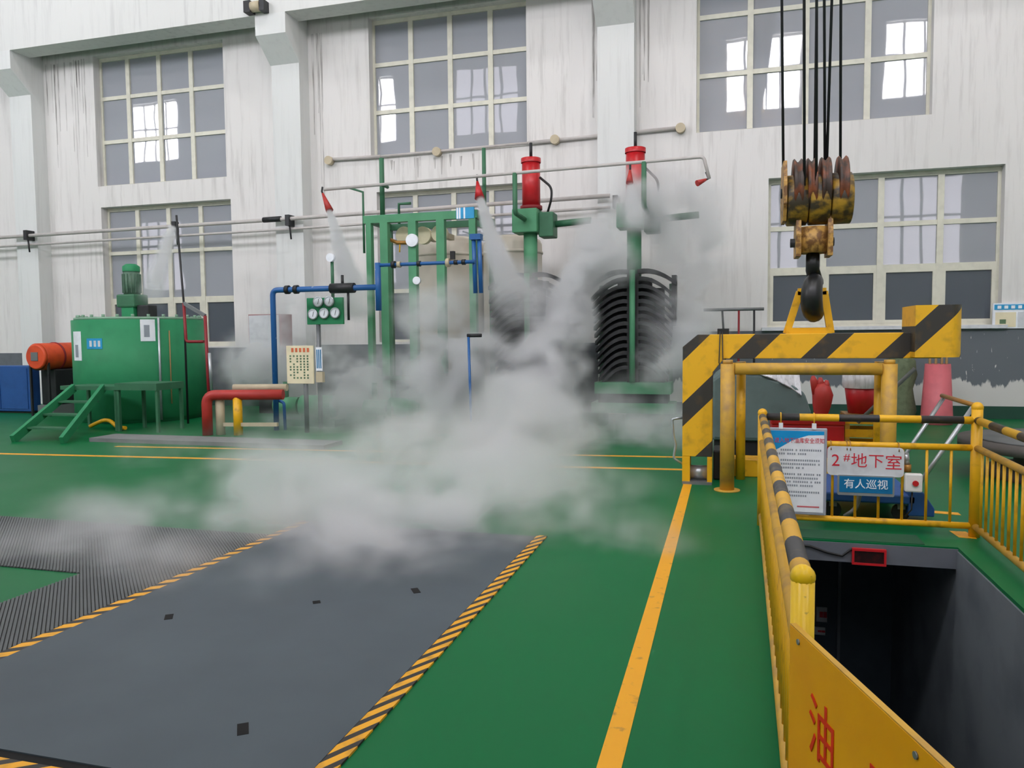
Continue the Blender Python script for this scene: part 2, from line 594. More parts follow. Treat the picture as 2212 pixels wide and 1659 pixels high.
def text(s, size, mat, parent, loc, xdir=(1, 0, 0), ydir=(0, 0, 1), name='lettering', bold=0.0, sx=1.0, align='CENTER'):
    """flat lettering lying on a surface at loc"""
    cu = bpy.data.curves.new('lettering', 'FONT')
    cu.body = s
    cu.size = size
    cu.align_x = align
    cu.align_y = 'CENTER'
    cu.offset = bold
    cu.extrude = 0.0008
    cu.resolution_u = 3
    tmp = bpy.data.objects.new('tmp_text', cu)
    COL.objects.link(tmp)
    dg = bpy.context.evaluated_depsgraph_get()
    me = bpy.data.meshes.new_from_object(tmp.evaluated_get(dg))
    bpy.data.objects.remove(tmp, do_unlink=True)
    me.materials.clear()
    me.materials.append(mat)
    x = Vector(xdir).normalized(); y = Vector(ydir).normalized(); z = x.cross(y)
    o = ORG[parent.name]
    for v in me.vertices:
        v.co = Vector(loc) + x * (v.co.x * sx) + y * v.co.y + z * v.co.z - o
    ob = bpy.data.objects.new(name, me)
    COL.objects.link(ob)
    ob.parent = parent
    ORG[ob.name] = o.copy()
    return ob


# ================================================================== THE SETTING
WY = 16.0            # far wall plane
OPP = -2.0           # near wall plane (behind the camera)
XL, XR, ROOF = -36.0, 14.0, 15.5
PX0, PX1, PY0, PY1 = 0.34, 1.65, 0.9, 6.32     # stair pit opening

fl = MB()
for x0, x1, y0, y1 in ((XL, PX0, OPP, WY + 0.4), (PX1, XR, OPP, WY + 0.4), (PX0, PX1, OPP, PY0), (PX0, PX1, PY1, WY + 0.4)):
    fl.box((x0, y0, -0.14), (x1, y1, 0))
floor = fl.build('floor', M_FLOOR)
tag(floor, 'green painted factory floor of the hall', 'floor', kind='structure')
# painted lines (parts of the floor)
MB().box((-0.462, 0.2, 0.0), (-0.372, 8.40, 0.0025)).build('yellow_line', M_LINE, floor)


def floor_quad(name, pts, mat=M_LINE, h=0.0025):
    return MB().prism([Vector((p[0], p[1], 0)) for p in pts], (0, 0, h)).build(name, mat, floor)


floor_quad('yellow_line', [(-14, 8.15), (-0.49, 9.22), (-0.49, 9.32), (-14, 8.25)])
floor_quad('yellow_line', [(-8.9, 9.45), (-0.5, 10.18), (-0.5, 10.27), (-8.9, 9.53)])
a = G(2010, 1105); floor_quad('yellow_line', [(a.x - .02, a.y - .06), (a.x + .22, a.y - .1), (a.x + .22, a.y + .0), (a.x - .02, a.y + .04)])
a = G(2082, 1155); floor_quad('yellow_line', [(a.x - .06, a.y - .1), (a.x + .06, a.y - .12), (a.x + .04, a.y + .1), (a.x - .08, a.y + .1)])

# ---- far wall with its window openings
wins = [  # number, x0, x1, z0, z1, mullion xs, transom zs, casement row
    (1, -15.22, -11.49, 5.44, 8.62, (-14.378, -13.461, -12.542), (7.63, 6.56)),
    (2, -15.16, -11.40, 1.43, 4.92, (-14.25, -13.33, -12.40), (3.79, 2.61)),
    (3, -7.74, -4.13, 5.62, 8.66, (-6.82, -5.90, -4.98), (7.69, 6.65)),
    (4, -7.62, -4.08, 1.50, 4.85, (-6.773, -5.862, -4.988), (3.75, 2.65)),
    (5, -0.66, 3.56, 5.60, 8.95, (0.361, 1.389, 2.486), (7.89, 6.75)),
    (6, 0.72, 4.78, 1.73, 4.62, (1.753, 2.767, 3.791), (3.66, 2.85)),
]
xs = sorted({XL, XR} | {w[1] for w in wins} | {w[2] for w in wins})
zs = sorted({0, ROOF} | {w[3] for w in wins} | {w[4] for w in wins})
wl = MB()
for i in range(len(xs) - 1):
    z = 0
    cx = (xs[i] + xs[i + 1]) / 2
    holes = sorted((w[3], w[4]) for w in wins if w[1] < cx < w[2])
    for h0, h1 in holes:
        wl.box((xs[i], WY, z), (xs[i + 1], WY + 0.4, h0))
        z = h1
    wl.box((xs[i], WY, z), (xs[i + 1], WY + 0.4, ROOF))
wall_far = wl.build('wall_far', M_WALL)
tag(wall_far, 'whitewashed far wall with tall windows and drip stains', 'wall', kind='structure')
# dado bands in the bays, and the dark green skirting
for x0, x1, z1, m in ((XL, -17.45, 1.29, M_DADO), (-16.75, -9.95, 1.40, M_DADO), (-9.22, -2.58, 1.45, M_DADO), (-1.8, XR, 1.66, M_DADO_PEEL)):
    MB().box((x0, WY - 0.012, 0.0), (x1, WY, z1)).build('dado', m, wall_far)
bb = MB().box((XL, WY - 0.05, 0), (XR, WY - 0.012, 0.23)).build('baseboard_far', M_SKIRT)
tag(bb, 'dark green skirting along the foot of the far wall', 'skirting', kind='structure')

WLAB = {1: 'upper left window above the green tank, mirroring daylight', 2: 'lower left window behind the green tank',
        3: 'upper middle window under the crane beam with cream bars', 4: 'lower middle window half hidden behind the green pipe frame',
        5: 'upper right window mirroring the brightest daylight, behind the hoist ropes', 6: 'lower right window behind the crane hook with casement sashes'}
PANE_MESH = {}


def window(n, x0, x1, z0, z1, mx, tz, yf, depth, pane, pane_low=None, label='', low_sash=False):
    fw = 0.055
    fr = MB()
    fr.box((x0, yf, z0), (x0 + fw, yf + depth, z1)).box((x1 - fw, yf, z0), (x1, yf + depth, z1))
    fr.box((x0 + fw, yf, z0), (x1 - fw, yf + depth, z0 + fw)).box((x0 + fw, yf, z1 - fw * 1.6), (x1 - fw, yf + depth, z1))
    w = fr.build('window_%d' % n, M_FRAME)
    tag(w, label, 'window', kind='structure')
    bx = [x0 + fw] + list(mx) + [x1 - fw]
    bz = [z0 + fw] + sorted(tz) + [z1 - fw * 1.6]
    for x in mx:
        MB().box((x - 0.055, yf - 0.01, z0 + fw), (x + 0.055, yf + depth, z1 - fw * 1.6)).build('mullion', M_FRAME, w)
    for z in tz:
        for i in range(len(bx) - 1):
            MB().box((bx[i] + (0.055 if i else 0), yf, z - 0.045), (bx[i + 1] - (0.055 if i < len(bx) - 2 else 0), yf + depth - 0.005, z + 0.045)).build('transom', M_FRAME, w)
    for j in range(len(bz) - 1):
        for i in range(len(bx) - 1):
            m = pane_low if (pane_low and j == 0) else pane
            a = (bx[i], yf + depth * 0.45, bz[j]); b = (bx[i + 1], yf + depth * 0.6, bz[j + 1])
            if yf < 0:      # daylight pane: a single sheet facing the hall
                MB().add([(a[0], a[1], a[2]), (b[0], a[1], a[2]), (b[0], a[1], b[2]), (a[0], a[1], b[2])], [(3, 2, 1, 0)]).build('pane', m, w)
            else:
                MB().box(a, b).build('pane', m, w)
            if low_sash and j == 0:
                s = MB(); e = 0.06; ya = yf - 0.005; yb = yf + depth * 0.4
                q0 = bx[i] + (0.05 if i else 0); q1 = bx[i + 1] - (0.05 if i < len(bx) - 2 else 0); r0 = bz[0]; r1 = bz[1] - 0.045
                s.box((q0, ya, r0), (q0 + e, yb, r1)).box((q1 - e, ya, r0), (q1, yb, r1))
                s.box((q0 + e, ya, r0), (q1 - e, yb, r0 + e)).box((q0 + e, ya, r1 - e), (q1 - e, yb, r1)).build('sash', M_FRAME, w)
    return w


for n, x0, x1, z0, z1, mx, tz in wins:
    window(n, x0, x1, z0, z1, mx, tz, WY + 0.20, 0.08, M_PANE, M_PANE_DARK if n in (2, 6, 4) else None, WLAB[n], low_sash=n in (2, 6))
MB().box((0.62, WY - 0.10, 1.66), (4.86, WY + 0.2, 1.725)).build('window_sill', M_OFFW, bpy.data.objects['window_6'])

# drip stains running down the plaster (under the crane beam and under the upper middle window)
M_STAIN, nt_, b_st = new_mat('drip_stain')
b_st.inputs['Base Color'].default_value = lin((128, 122, 112)) + (1,)
b_st.inputs['Roughness'].default_value = 0.9
ge_ = N(nt_, 'ShaderNodeNewGeometry')
mp_s = N(nt_, 'ShaderNodeMapping')
mp_s.inputs['Scale'].default_value = (16, 1, 1.3)
L(nt_, ge_.outputs['Position'], mp_s.inputs['Vector'])
no_s = N(nt_, 'ShaderNodeTexNoise')
no_s.inputs['Scale'].default_value = 1.0
no_s.inputs['Detail'].default_value = 3
L(nt_, mp_s.outputs[0], no_s.inputs['Vector'])
mr_s = N(nt_, 'ShaderNodeMapRange')
mr_s.inputs['From Min'].default_value = 0.36
mr_s.inputs['From Max'].default_value = 0.7
mr_s.inputs['To Max'].default_value = 0.5
L(nt_, no_s.outputs['Fac'], mr_s.inputs['Value'])
L(nt_, mr_s.outputs[0], b_st.inputs['Alpha'])
rs = random.Random(5)
for x0, x1, zt0, n_, l0, l1 in ((-16.7, -15.45, 8.6, 16, 0.6, 2.6), (-7.4, -5.2, 5.56, 12, 0.2, 0.62), (-9.2, -8.95, 8.5, 4, 1.5, 4.0), (-1.80, -1.62, 8.5, 4, 1.0, 2.6), (-2.80, -2.62, 8.5, 4, 1.0, 2.8)):
    for k in range(n_):
        x = rs.uniform(x0, x1)
        wd_ = rs.uniform(0.02, 0.07)
        ln_ = rs.uniform(l0, l1)
        z0_ = zt0 - rs.uniform(0, 0.06)
        MB().add([(x, WY - 0.002, z0_), (x + wd_, WY - 0.002, z0_), (x + wd_ * 0.7, WY - 0.002, z0_ - ln_), (x + wd_ * 0.35, WY - 0.002, z0_ - ln_)], [(0, 1, 2, 3)]).build('drip_stain', M_STAIN, wall_far)

# ---- near wall (behind the camera) with high windows that let the daylight in
wn = MB()
hx0 = [-0.2 + 6.08 * k for k in range(-6, 3)]
hx0 = [x for x in hx0 if x > XL + 0.5 and x + 3 < XR]
segs = sorted({XL, XR} | set(hx0) | {x + 3.0 for x in hx0})
for i in range(len(segs) - 1):
    c = (segs[i] + segs[i + 1]) / 2
    if any(x < c < x + 3 for x in hx0):
        wn.box((segs[i], OPP - 0.4, 0), (segs[i + 1], OPP, 4.2)).box((segs[i], OPP - 0.4, 7.9), (segs[i + 1], OPP, 10.95)).box((segs[i], OPP - 0.4, 14.0), (segs[i + 1], OPP, ROOF))
    else:
        wn.box((segs[i], OPP - 0.4, 0), (segs[i + 1], OPP, ROOF))
tag(wn.build('wall_near', M_WALL), 'whitewashed wall behind the viewer with daylight windows', 'wall', kind='structure')
n = 7
for x in hx0:
    for z0, z1, m in ((10.95, 14.0, M_SKYPANE if x > -11 or x < -13 else M_SKYPANE2), (4.2, 7.9, M_SKYPANE2)):
        window(n, x, x + 3.0, z0, z1, (x + 0.78, x + 1.5, x + 2.22), ((z0 + z1) / 2 + 0.2,), OPP - 0.2, 0.08, m, None,
               '%s daylight window of the near wall, behind the viewer' % ('high' if z0 > 9 else 'low'))
        bpy.data.objects['window_%d' % n]['group'] = 'daylight windows behind the viewer, %s row' % ('high' if z0 > 9 else 'low')
        n += 1

tag(MB().box((XL - 0.4, OPP - 0.4, 0), (XL, WY + 0.4, ROOF)).build('wall_left', M_WALL), 'plain whitewashed end wall to the left', 'wall', kind='structure')
tag(MB().box((XR, OPP - 0.4, 0), (XR + 0.4, WY + 0.4, ROOF)).build('wall_right', M_WALL), 'plain whitewashed end wall to the right', 'wall', kind='structure')
tag(MB().box((XL - 0.4, OPP - 0.4, ROOF), (XR + 0.4, WY + 0.4, ROOF + 0.3)).build('ceiling', M_ROOF), 'pale roof deck over the hall', 'ceiling', kind='structure')

# ---- columns with corbels, crane beam on top of them
BEAM_Z = 8.61
for k, (x0, x1, lab) in enumerate(((-17.44, -16.77, 'leftmost whitewashed column with corbel under the crane beam'),
                                   (-9.95, -9.25, 'whitewashed column with corbel between the left and middle windows'),
                                   (-2.57, -1.84, 'whitewashed column behind the red cylinder, stained along its edges'))):
    c = MB().box((x0, 15.6, 0), (x1, WY, ROOF)).build('column', M_COL)
    tag(c, lab, 'column', kind='structure')
    prof = [(15.6, 7.72), (15.05, 8.18), (15.05, BEAM_Z), (15.6, BEAM_Z)]
    MB().prism([Vector((x0 - 0.02, y, z)) for y, z in prof], (x1 - x0 + 0.04, 0, 0)).build('corbel', M_COL, c)
bm_ = MB().box((XL, 15.05, BEAM_Z), (XR, 15.6, BEAM_Z + 1.3)).box((XL, 15.6, BEAM_Z + 1.0), (XR, WY, BEAM_Z + 1.3))
for x0, x1 in ((XL, -17.44), (-16.77, -9.95), (-9.25, -2.57), (-1.84, XR)):
    pass
crane_beam = bm_.build('crane_beam', M_BEAM)
tag(crane_beam, 'pale concrete crane runway beam along the far wall', 'beam', kind='structure')
MB().box((XL, 15.25, BEAM_Z + 1.3), (XR, 15.33, BEAM_Z + 1.42)).build('rail', M_IRON, crane_beam)
nb = MB().box((XL, OPP, 9.2), (XR, OPP + 0.5, 10.0)).build('crane_beam', M_CONC)
tag(nb, 'grey crane runway beam on the near wall', 'beam', kind='structure')
# overhead crane girder that carries the hoist (above the picture)
cg = MB().box((0.55, OPP + 0.1, 10.05), (1.15, 15.5, 11.2)).build('crane_girder', M_YEL)
tag(cg, 'overhead crane girder carrying the hoist ropes', 'crane', kind='structure')

# high-bay lamps under the roof
for i, (x, y) in enumerate([(x, y) for x in (-15, -7.5, 0, 7.5) for y in (4.5, 11.5)]):
    t = thing('high_bay_lamp', 'round high-bay lamp hanging under the roof', 'lamp', (x, y, 13.4), 'high-bay lamps under the roof')
    MB().lathe((x, y, 13.4), [(0.06, 0.55), (0.10, 0.5), (0.12, 0.32), (0.36, 0.0), (0.34, 0.0), (0.10, 0.30), (0.0, 0.32)], 20).build('shade', M_GREY, t)
    MB().cyl((x, y, 13.9), (x, y, ROOF), 0.015, n=8).build('rod', M_IRON, t)
    MB().cyl((x, y, 13.42), (x, y, 13.45), 0.30, n=20).build('lens', M_LAMP, t)
    ld = bpy.data.lights.new('high_bay_light', 'AREA')
    ld.shape = 'DISK'
    ld.size = 0.6
    ld.energy = LAMP_POWER
    ld.color = (1.0, 0.96, 1.0)
    lo = bpy.data.objects.new('high_bay_light', ld)
    COL.objects.link(lo)
    lo.parent = t
    lo.location = (0, 0, -0.02)

# ---- stair pit
PZ = -2.9
PEND = 8.6
pw = MB()
pw.box((PX0 - 0.3, PY0, PZ), (PX0, PEND, -0.14))
tag(pw.build('wall_pit_left', M_PIT), 'dark painted left wall of the stair pit', 'wall', kind='structure')
tag(MB().box((PX1, PY0, PZ), (PX1 + 0.3, PEND, -0.14)).box((PX1 - 0.012, PY0, PZ), (PX1, PY1 - 0.013, -0.025)).build('wall_pit_right', M_PIT), 'dark grey right wall of the stair pit', 'wall', kind='structure')
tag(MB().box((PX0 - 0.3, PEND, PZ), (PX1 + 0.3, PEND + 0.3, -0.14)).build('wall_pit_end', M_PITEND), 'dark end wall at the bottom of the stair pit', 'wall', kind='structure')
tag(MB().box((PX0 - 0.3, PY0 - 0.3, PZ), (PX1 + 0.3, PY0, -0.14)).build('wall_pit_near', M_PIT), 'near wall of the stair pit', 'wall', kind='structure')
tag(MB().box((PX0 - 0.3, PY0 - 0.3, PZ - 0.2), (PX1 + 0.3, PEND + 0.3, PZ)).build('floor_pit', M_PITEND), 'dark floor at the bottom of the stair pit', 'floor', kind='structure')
st = None
stair = thing('stair_flight', 'dark concrete steps going down into the pit', 'stairs', (0.99, PY0, PZ), kind='structure')
ns = 15
for i in range(ns):
    y0 = PY0 + 0.28 * i
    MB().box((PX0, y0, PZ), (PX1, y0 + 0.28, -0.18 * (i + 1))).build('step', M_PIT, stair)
lint = MB().box((PX0 + 0.001, PY1 - 0.012, -0.16), (PX1 - 0.001, PY1 - 0.0005, -0.012)).box((PX0 + 0.001, PY1, -0.16), (PX1 - 0.001, PEND, -0.141)).build('pit_lintel', M_BEAMGREY)
tag(lint, 'grey painted lintel over the stair pit opening', 'lintel', kind='structure')
# door leaf edges at the pit end
for x in (0.78, 1.12):
    MB().box((x, PEND - 0.03, PZ), (x + 0.03, PEND, -0.3)).build('door_jamb', M_PIT, bpy.data.objects['wall_pit_end'])

# ================================================================== FLOOR HATCH AND RIBBED PLATES
hatch = MB().box((-3.50, 2.26, 0.0), (-1.468, 5.86, 0.012)).build('steel_hatch', M_PLATE)
tag(hatch, 'grey steel hatch plate in the floor edged with yellow and black stripes', 'hatch')
MB().box((-1.468, 2.12, 0.0), (-1.385, 5.90, 0.010)).build('hazard_strip', M_TIGER, hatch)
MB().box((-3.585, 2.12, 0.0), (-3.50, 5.90, 0.010)).build('hazard_strip', M_TIGERL, hatch)
MB().box((-3.50, 2.13, 0.0), (-1.468, 2.215, 0.010)).build('hazard_strip', M_TIGERX, hatch)
MB().box((-3.50, 2.215, 0.0), (-1.468, 2.26, 0.006)).build('edge_gap', M_HOLE, hatch)
for u, v, ln in ((365, 1337, 0.07), (525, 1581, 0.08), (898, 1280, 0.08), (684, 1305, 0.04)):
    p = G(u, v)
    MB().bar((p.x - ln * 0.35, p.y + ln * 0.5, 0.008), (p.x + ln * 0.35, p.y - ln * 0.5, 0.008), 0.045, 0.011).build('lifting_slot', M_HOLE, hatch)

plate = thing('ribbed_plate', 'dark ribbed floor plating beside the steel hatch, with diagonal bars', 'floor plate', (-4.0, 4.0, 0))
MB().prism([(-4.27, 1.6, 0), (-3.585, 1.6, 0), (-3.585, 5.42, 0), (-7.6, 5.42, 0), (-7.6, 4.2, 0), (-4.27, 4.2, 0)], (0, 0, 0.004)).build('tray', M_RIBGAP, plate)


def clip_line(c):
    """segments of the 45-degree line x + y = c (direction (1,-1)) inside the L-shaped plate"""
    out = []
    for x0, x1, y0, y1 in ((-4.27, -3.585, 1.6, 4.2), (-7.6, -3.585, 4.2, 5.42)):
        lo = max(x0, c - y1); hi = min(x1, c - y0)
        if hi - lo > 0.02:
            out.append((lo, hi))
    return out


cs = []
c = -3.38
while c < 1.83:
    cs.append(c)
    c += 0.029
for c in cs:
    segs_ = clip_line(c)
    if len(segs_) == 2 and abs(segs_[0][0] - segs_[1][1]) < 0.03:
        segs_ = [(segs_[1][0], segs_[0][1])]
    for lo, hi in segs_:
        MB().bar((lo, c - lo, 0.006), (hi, c - hi, 0.006), 0.0145, 0.008).build('rib', M_CHECK, plate)

# ================================================================== LEFT: OIL TANK GROUP
TX, TY, TR, TH = -11.67, 13.24, 1.255, 2.0
tank = thing('oil_tank', 'large round green oil tank with a motor on its lid', 'tank', (TX, TY, 0))
MB().lathe((TX, TY, 0), [(0, 0.0), (TR - 0.06, 0.0), (TR - 0.06, 0.07), (TR, 0.09), (TR, TH), (0, TH)], 64).build('body', M_GREEN, tank)
MB().lathe((TX, TY, TH), [(0, 0.0), (TR - 0.05, 0.0), (TR - 0.05, 0.05), (0, 0.05)], 64).build('lid', M_GREEN_P, tank)
for i in range(26):
    t = 2 * math.pi * i / 26
    MB().cyl((TX + (TR - 0.12) * math.cos(t), TY + (TR - 0.12) * math.sin(t), TH + 0.05), (TX + (TR - 0.12) * math.cos(t), TY + (TR - 0.12) * math.sin(t), TH + 0.10), 0.03, n=6).build('bolt', M_GREEN_P, tank)
mp_ = A(286, 650, 13.0)
mx_, my_ = mp_.x, 13.0
mo = MB().cyl((mx_, my_, TH + 0.52), (mx_, my_, TH + 0.98), 0.155, n=20).build('motor', M_GREEN_G, tank)
for k in range(14):
    t = 2 * math.pi * k / 14
    MB().bar((mx_ + 0.165 * math.cos(t), my_ + 0.165 * math.sin(t), TH + 0.55), (mx_ + 0.165 * math.cos(t), my_ + 0.165 * math.sin(t), TH + 0.93), 0.012, 0.03, (math.cos(t), math.sin(t), 0)).build('cooling_fin', M_GREEN_G, mo)
MB().lathe((mx_, my_, TH + 0.98), [(0.165, 0), (0.165, 0.1), (0.1, 0.15), (0, 0.16)], 20).build('fan_cover', M_GREEN, mo)
MB().box((mx_ - 0.22, my_ - 0.2, TH + 0.26), (mx_ + 0.22, my_ + 0.2, TH + 0.52)).build('gearbox', M_GREEN_D, tank, 0.03)
MB().box((mx_ - 0.13, my_ - 0.16, TH + 0.05), (mx_ + 0.16, my_ + 0.16, TH + 0.26)).build('motor_base', M_GREEN, tank)
MB().box((mx_ + 0.2, my_ - 0.12, TH + 0.05), (mx_ + 0.48, my_ + 0.14, TH + 0.3)).build('terminal_box', M_IRON, tank, 0.02)


def on_tank(u, v):
    """where the ray through a pixel meets the tank's side"""
    d = ray(u, v)
    ax_, ay_ = d[0], d[1]
    aa = ax_ * ax_ + ay_ * ay_; bb_ = -2 * (ax_ * TX + ay_ * TY); cc = TX * TX + TY * TY - TR * TR
    disc = bb_ * bb_ - 4 * aa * cc
    t = (-bb_ - math.sqrt(max(disc, 0))) / (2 * aa)
    return Vector((ax_ * t, ay_ * t, CAMH + d[2] * t))


def tank_sheet(name, u0, u1, v0, v1, mat, parent, off=0.006, n=6):
    """paper or plate wrapped on the tank's side"""
    p0 = on_tank(u0, (v0 + v1) / 2); p1 = on_tank(u1, (v0 + v1) / 2)
    a0 = math.atan2(p0.y - TY, p0.x - TX); a1 = math.atan2(p1.y - TY, p1.x - TX)
    um = (u0 + u1) / 2
    zt = on_tank(um, v0).z; zb = on_tank(um, v1).z
    v = []; f = []
    for i in range(n + 1):
        t = a0 + (a1 - a0) * i / n
        for r in (TR + 0.001, TR + off):
            for z in (zb, zt):
                v.append((TX + r * math.cos(t), TY + r * math.sin(t), z))
    for i in range(n):
        k = i * 4; l = k + 4
        f += [(k + 2, l + 2, l + 3, k + 3), (k, k + 1, l + 1, l), (k + 1, k + 3, l + 3, l + 1), (k, l, l + 2, k + 2)]
    f += [(0, 2, 3, 1), (n * 4, n * 4 + 1, n * 4 + 3, n * 4 + 2)]
    return MB().add(v, f).build(name, mat, parent)


s1 = tank_sheet('notice_sheet', 303, 335, 690, 737, M_WHITE, tank)
tank_sheet('printed_lines', 311, 323, 702, 728, M_TXTGREY, s1, 0.008, 3)
s2 = tank_sheet('notice_sheet', 160, 176, 716, 779, M_WHITE, tank)
tank_sheet('printed_lines', 164, 170, 745, 772, M_TXTGREY, s2, 0.008, 2)
s3 = tank_sheet('name_plate', 188, 221, 731, 754, M_LBLUE, tank)
for u in (194, 203, 212):
    tank_sheet('printed_mark', u, u + 5, 736, 749, M_OFFW, s3, 0.009, 2)
p = on_tank(346, 690); q = on_tank(356, 920)
MB().tube([(p.x, p.y - 0.05, 2.03), (p.x, p.y - 0.06, 0.05)], 0.022, 8).build('level_pipe', M_GALV, tank)
p = on_tank(368, 720)
MB().tube([(p.x, p.y - 0.03, 1.78), (p.x, p.y - 0.03, 0.35)], 0.012, 8).build('level_pipe', M_WOOD, tank)

# stepped access platform in front of the tank
sp = thing('access_platform', 'green steel step platform in front of the oil tank', 'steps', (-10.6, 10.8, 0))
for x0, x1 in ((-10.95, -11.32), (-9.98, -10.68)):
    MB().bar((x0, 9.55, 0.04), (x1, 11.15, 0.76), 0.06, 0.14).build('stringer', M_GREEN, sp)
for k in range(1, 4):
    t = k / 4.0
    y = 9.55 + 1.6 * t
    MB().box((-10.95 - 0.37 * t, y - 0.1, 0.72 * t - 0.01), (-9.98 - 0.70 * t, y + 0.1, 0.72 * t + 0.02)).build('tread', M_GREEN_D, sp)
MB().box((-11.6, 11.12, 0.72), (-10.30, 11.75, 0.79)).build('landing', M_GREEN_D, sp)
MB().box((-10.34, 11.05, 0.73), (-9.47, 11.75, 0.85)).build('bench_top', M_GREEN_D, sp)
for x, y in ((-10.31, 11.1), (-9.5, 11.1), (-10.31, 11.7), (-9.5, 11.7), (-11.55, 11.7), (-10.42, 11.16)):
    MB().box((x - 0.025, y - 0.025, 0), (x + 0.025, y + 0.025, 0.74)).build('leg', M_GREEN_D, sp)
# yellow hose pieces under the platform
yh = MB().tube([(-11.2, 11.35, 0.04), (-10.9, 11.35, 0.16), (-10.7, 11.3, 0.16), (-10.5, 11.25, 0.045), (-10.3, 11.22, 0.045)], 0.035, 8, 0.08).build('hose', M_YEL)
tag(yh, 'short yellow hose lying under the green step platform', 'hose')

# red and white pipes on the right flank of the tank
rf = thing('pipe_loop', 'thin dark red pipe loop at the right side of the oil tank', 'pipe', (-9.9, 12.2, 0))
p1 = A(397, 655, 12.2); p2 = A(402, 738, 12.2); p3 = A(440, 738, 12.2); p4 = A(443, 682, 12.2); p5 = A(452, 850, 12.2)
MB().tube([p1, p2, p3], 0.028, 8, 0.06).build('inlet_pipe', M_RED_D, rf)
MB().tube([p4, (p5.x, 12.2, 0)], 0.03, 8).build('riser', M_RED_D, rf)
MB().tube([(p5.x + 0.07, 12.15, 1.35), (p5.x + 0.09, 12.15, 0.66)], 0.028, 8).build('white_pipe', M_GALV, rf)
MB().bar(p1, p4, 0.05, 0.06).build('brace', M_GREY, rf)
rd = thing('vent_rod', 'tall thin black rod rising in front of the lower left window', 'rod', A(395, 660, 12.4))
MB().tube([A(381, 465, 12.4), A(397, 655, 12.4), (A(397, 655, 12.4).x, 12.4, 0.0)], 0.02, 8).build('rod', M_IRON, rd)

# orange motor drum on a stand, far left
od = thing('orange_drum', 'orange horizontal drum with a grey plate, left of the oil tank', 'drum', (-14.2, 13.3, 0))
c0 = A(80, 771, 13.0); c1 = c0 + Vector((0.0, 1.7, 0.02))
ax = (c1 - c0).normalized()
body = MB().cyl(c0, c1, 0.29, n=28).build('shell', M_ORANGE, od, 0.03)
MB().cyl(c0 - ax * 0.05, c0, 0.24, 0.29, n=28).build('end_cap', M_ORANGE, od)
pl = c0 - ax * 0.06
MB().box((pl.x - 0.1, pl.y - 0.004, pl.z - 0.08), (pl.x + 0.08, pl.y + 0.012, pl.z + 0.1)).build('rating_plate', M_GREY, od)
MB().cyl(c0 + ax * 0.42, c0 + ax * 0.46, 0.305, n=28).build('band', M_RED_D, od)
for dx, yy in ((-0.24, 13.05), (0.24, 13.05), (-0.24, 14.4), (0.24, 14.4)):
    x = c0.x + dx
    MB().box((x - 0.02, yy - 0.02, 0), (x + 0.02, yy + 0.02, c0.z - 0.1)).build('leg', M_IRON, od)
MB().box((c0.x - 0.2, 13.25, 0.22), (c0.x + 0.2, 14.3, c0.z - 0.27)).build('gear_case', M_IRON, od, 0.03)
MB().box((c0.x - 0.21, 13.15, 0.0), (c0.x + 0.21, 14.35, 0.22)).build('plinth', M_CONC, od)
bc = thing('blue_cabinet', 'low blue metal cabinet at the left edge, below the orange drum', 'cabinet', (-15.7, 13.9, 0))
MB().box((-16.6, 13.45, 0.04), (-14.86, 13.72, 1.06)).build('body', M_BLUE_D, bc, 0.02)
MB().box((-15.66, 13.435, 0.10), (-14.92, 13.45, 1.0)).build('door', M_BLUE_D, bc)
MB().box((-16.54, 13.435, 0.10), (-15.70, 13.45, 1.0)).build('door', M_BLUE_D, bc)
MB().box((-16.6, 13.5, 0.0), (-14.86, 13.70, 0.04)).build('plinth', M_BLACK, bc)

# low red pipe with stands
rp = thing('low_red_pipe', 'thick red oxide pipe bending down to the floor beside the tank', 'pipe', (-8.5, 11.1, 0))
b0 = G(449, 940)
b1 = A(449, 856, b0.y)
e1 = A(640, 845, b0.y + 0.7)
MB().tube([(b0.x, b0.y, 0), (b0.x, b0.y, b1.z + 0.02), (e1.x, b0.y + 0.3, b1.z + 0.02)], 0.085, 16, 0.16).build('pipe', M_RUST, rp)
MB().tube([(b0.x + 0.35, b0.y + 0.25, b1.z + 0.13), (e1.x, b0.y + 0.42, b1.z + 0.13)], 0.06, 12).build('upper_pipe', M_BEIGE, rp)
for u, m, w in ((475, M_BEIGE, 0.075), (513, M_YEL, 0.075)):
    p = A(u, 870, b0.y + 0.12)
    MB().cyl((p.x, b0.y + 0.12, 0), (p.x, b0.y + 0.12, b1.z - 0.02), w, n=14).build('stand', m, rp)
MB().bar(A(482, 917, b0.y + 0.12), A(600, 917, b0.y + 0.12), 0.05, 0.06).build('tie_bar', M_BEIGE, rp)
kb = MB().box((-9.75, 9.85, 0), (-5.6, 10.4, 0.06)).build('low_plinth', M_CONC)
tag(kb, 'low grey concrete plinth in front of the red pipe', 'plinth')

# cabinet with dark red side on the column behind
fc = thing('hose_cabinet', 'grey fronted cabinet with dark red sides beyond the blue pipe', 'cabinet', (-9.5, 14.6, 0))
MB().box((-9.88, 14.35, 1.25), (-9.08, 14.75, 2.12)).build('body', M_RED_D, fc)
MB().box((-9.86, 14.33, 1.28), (-9.14, 14.35, 2.10)).build('door', M_OFFW, fc)
MB().box((-9.75, 14.45, 0), (-9.2, 14.7, 1.25)).build('stand', M_IRON, fc)

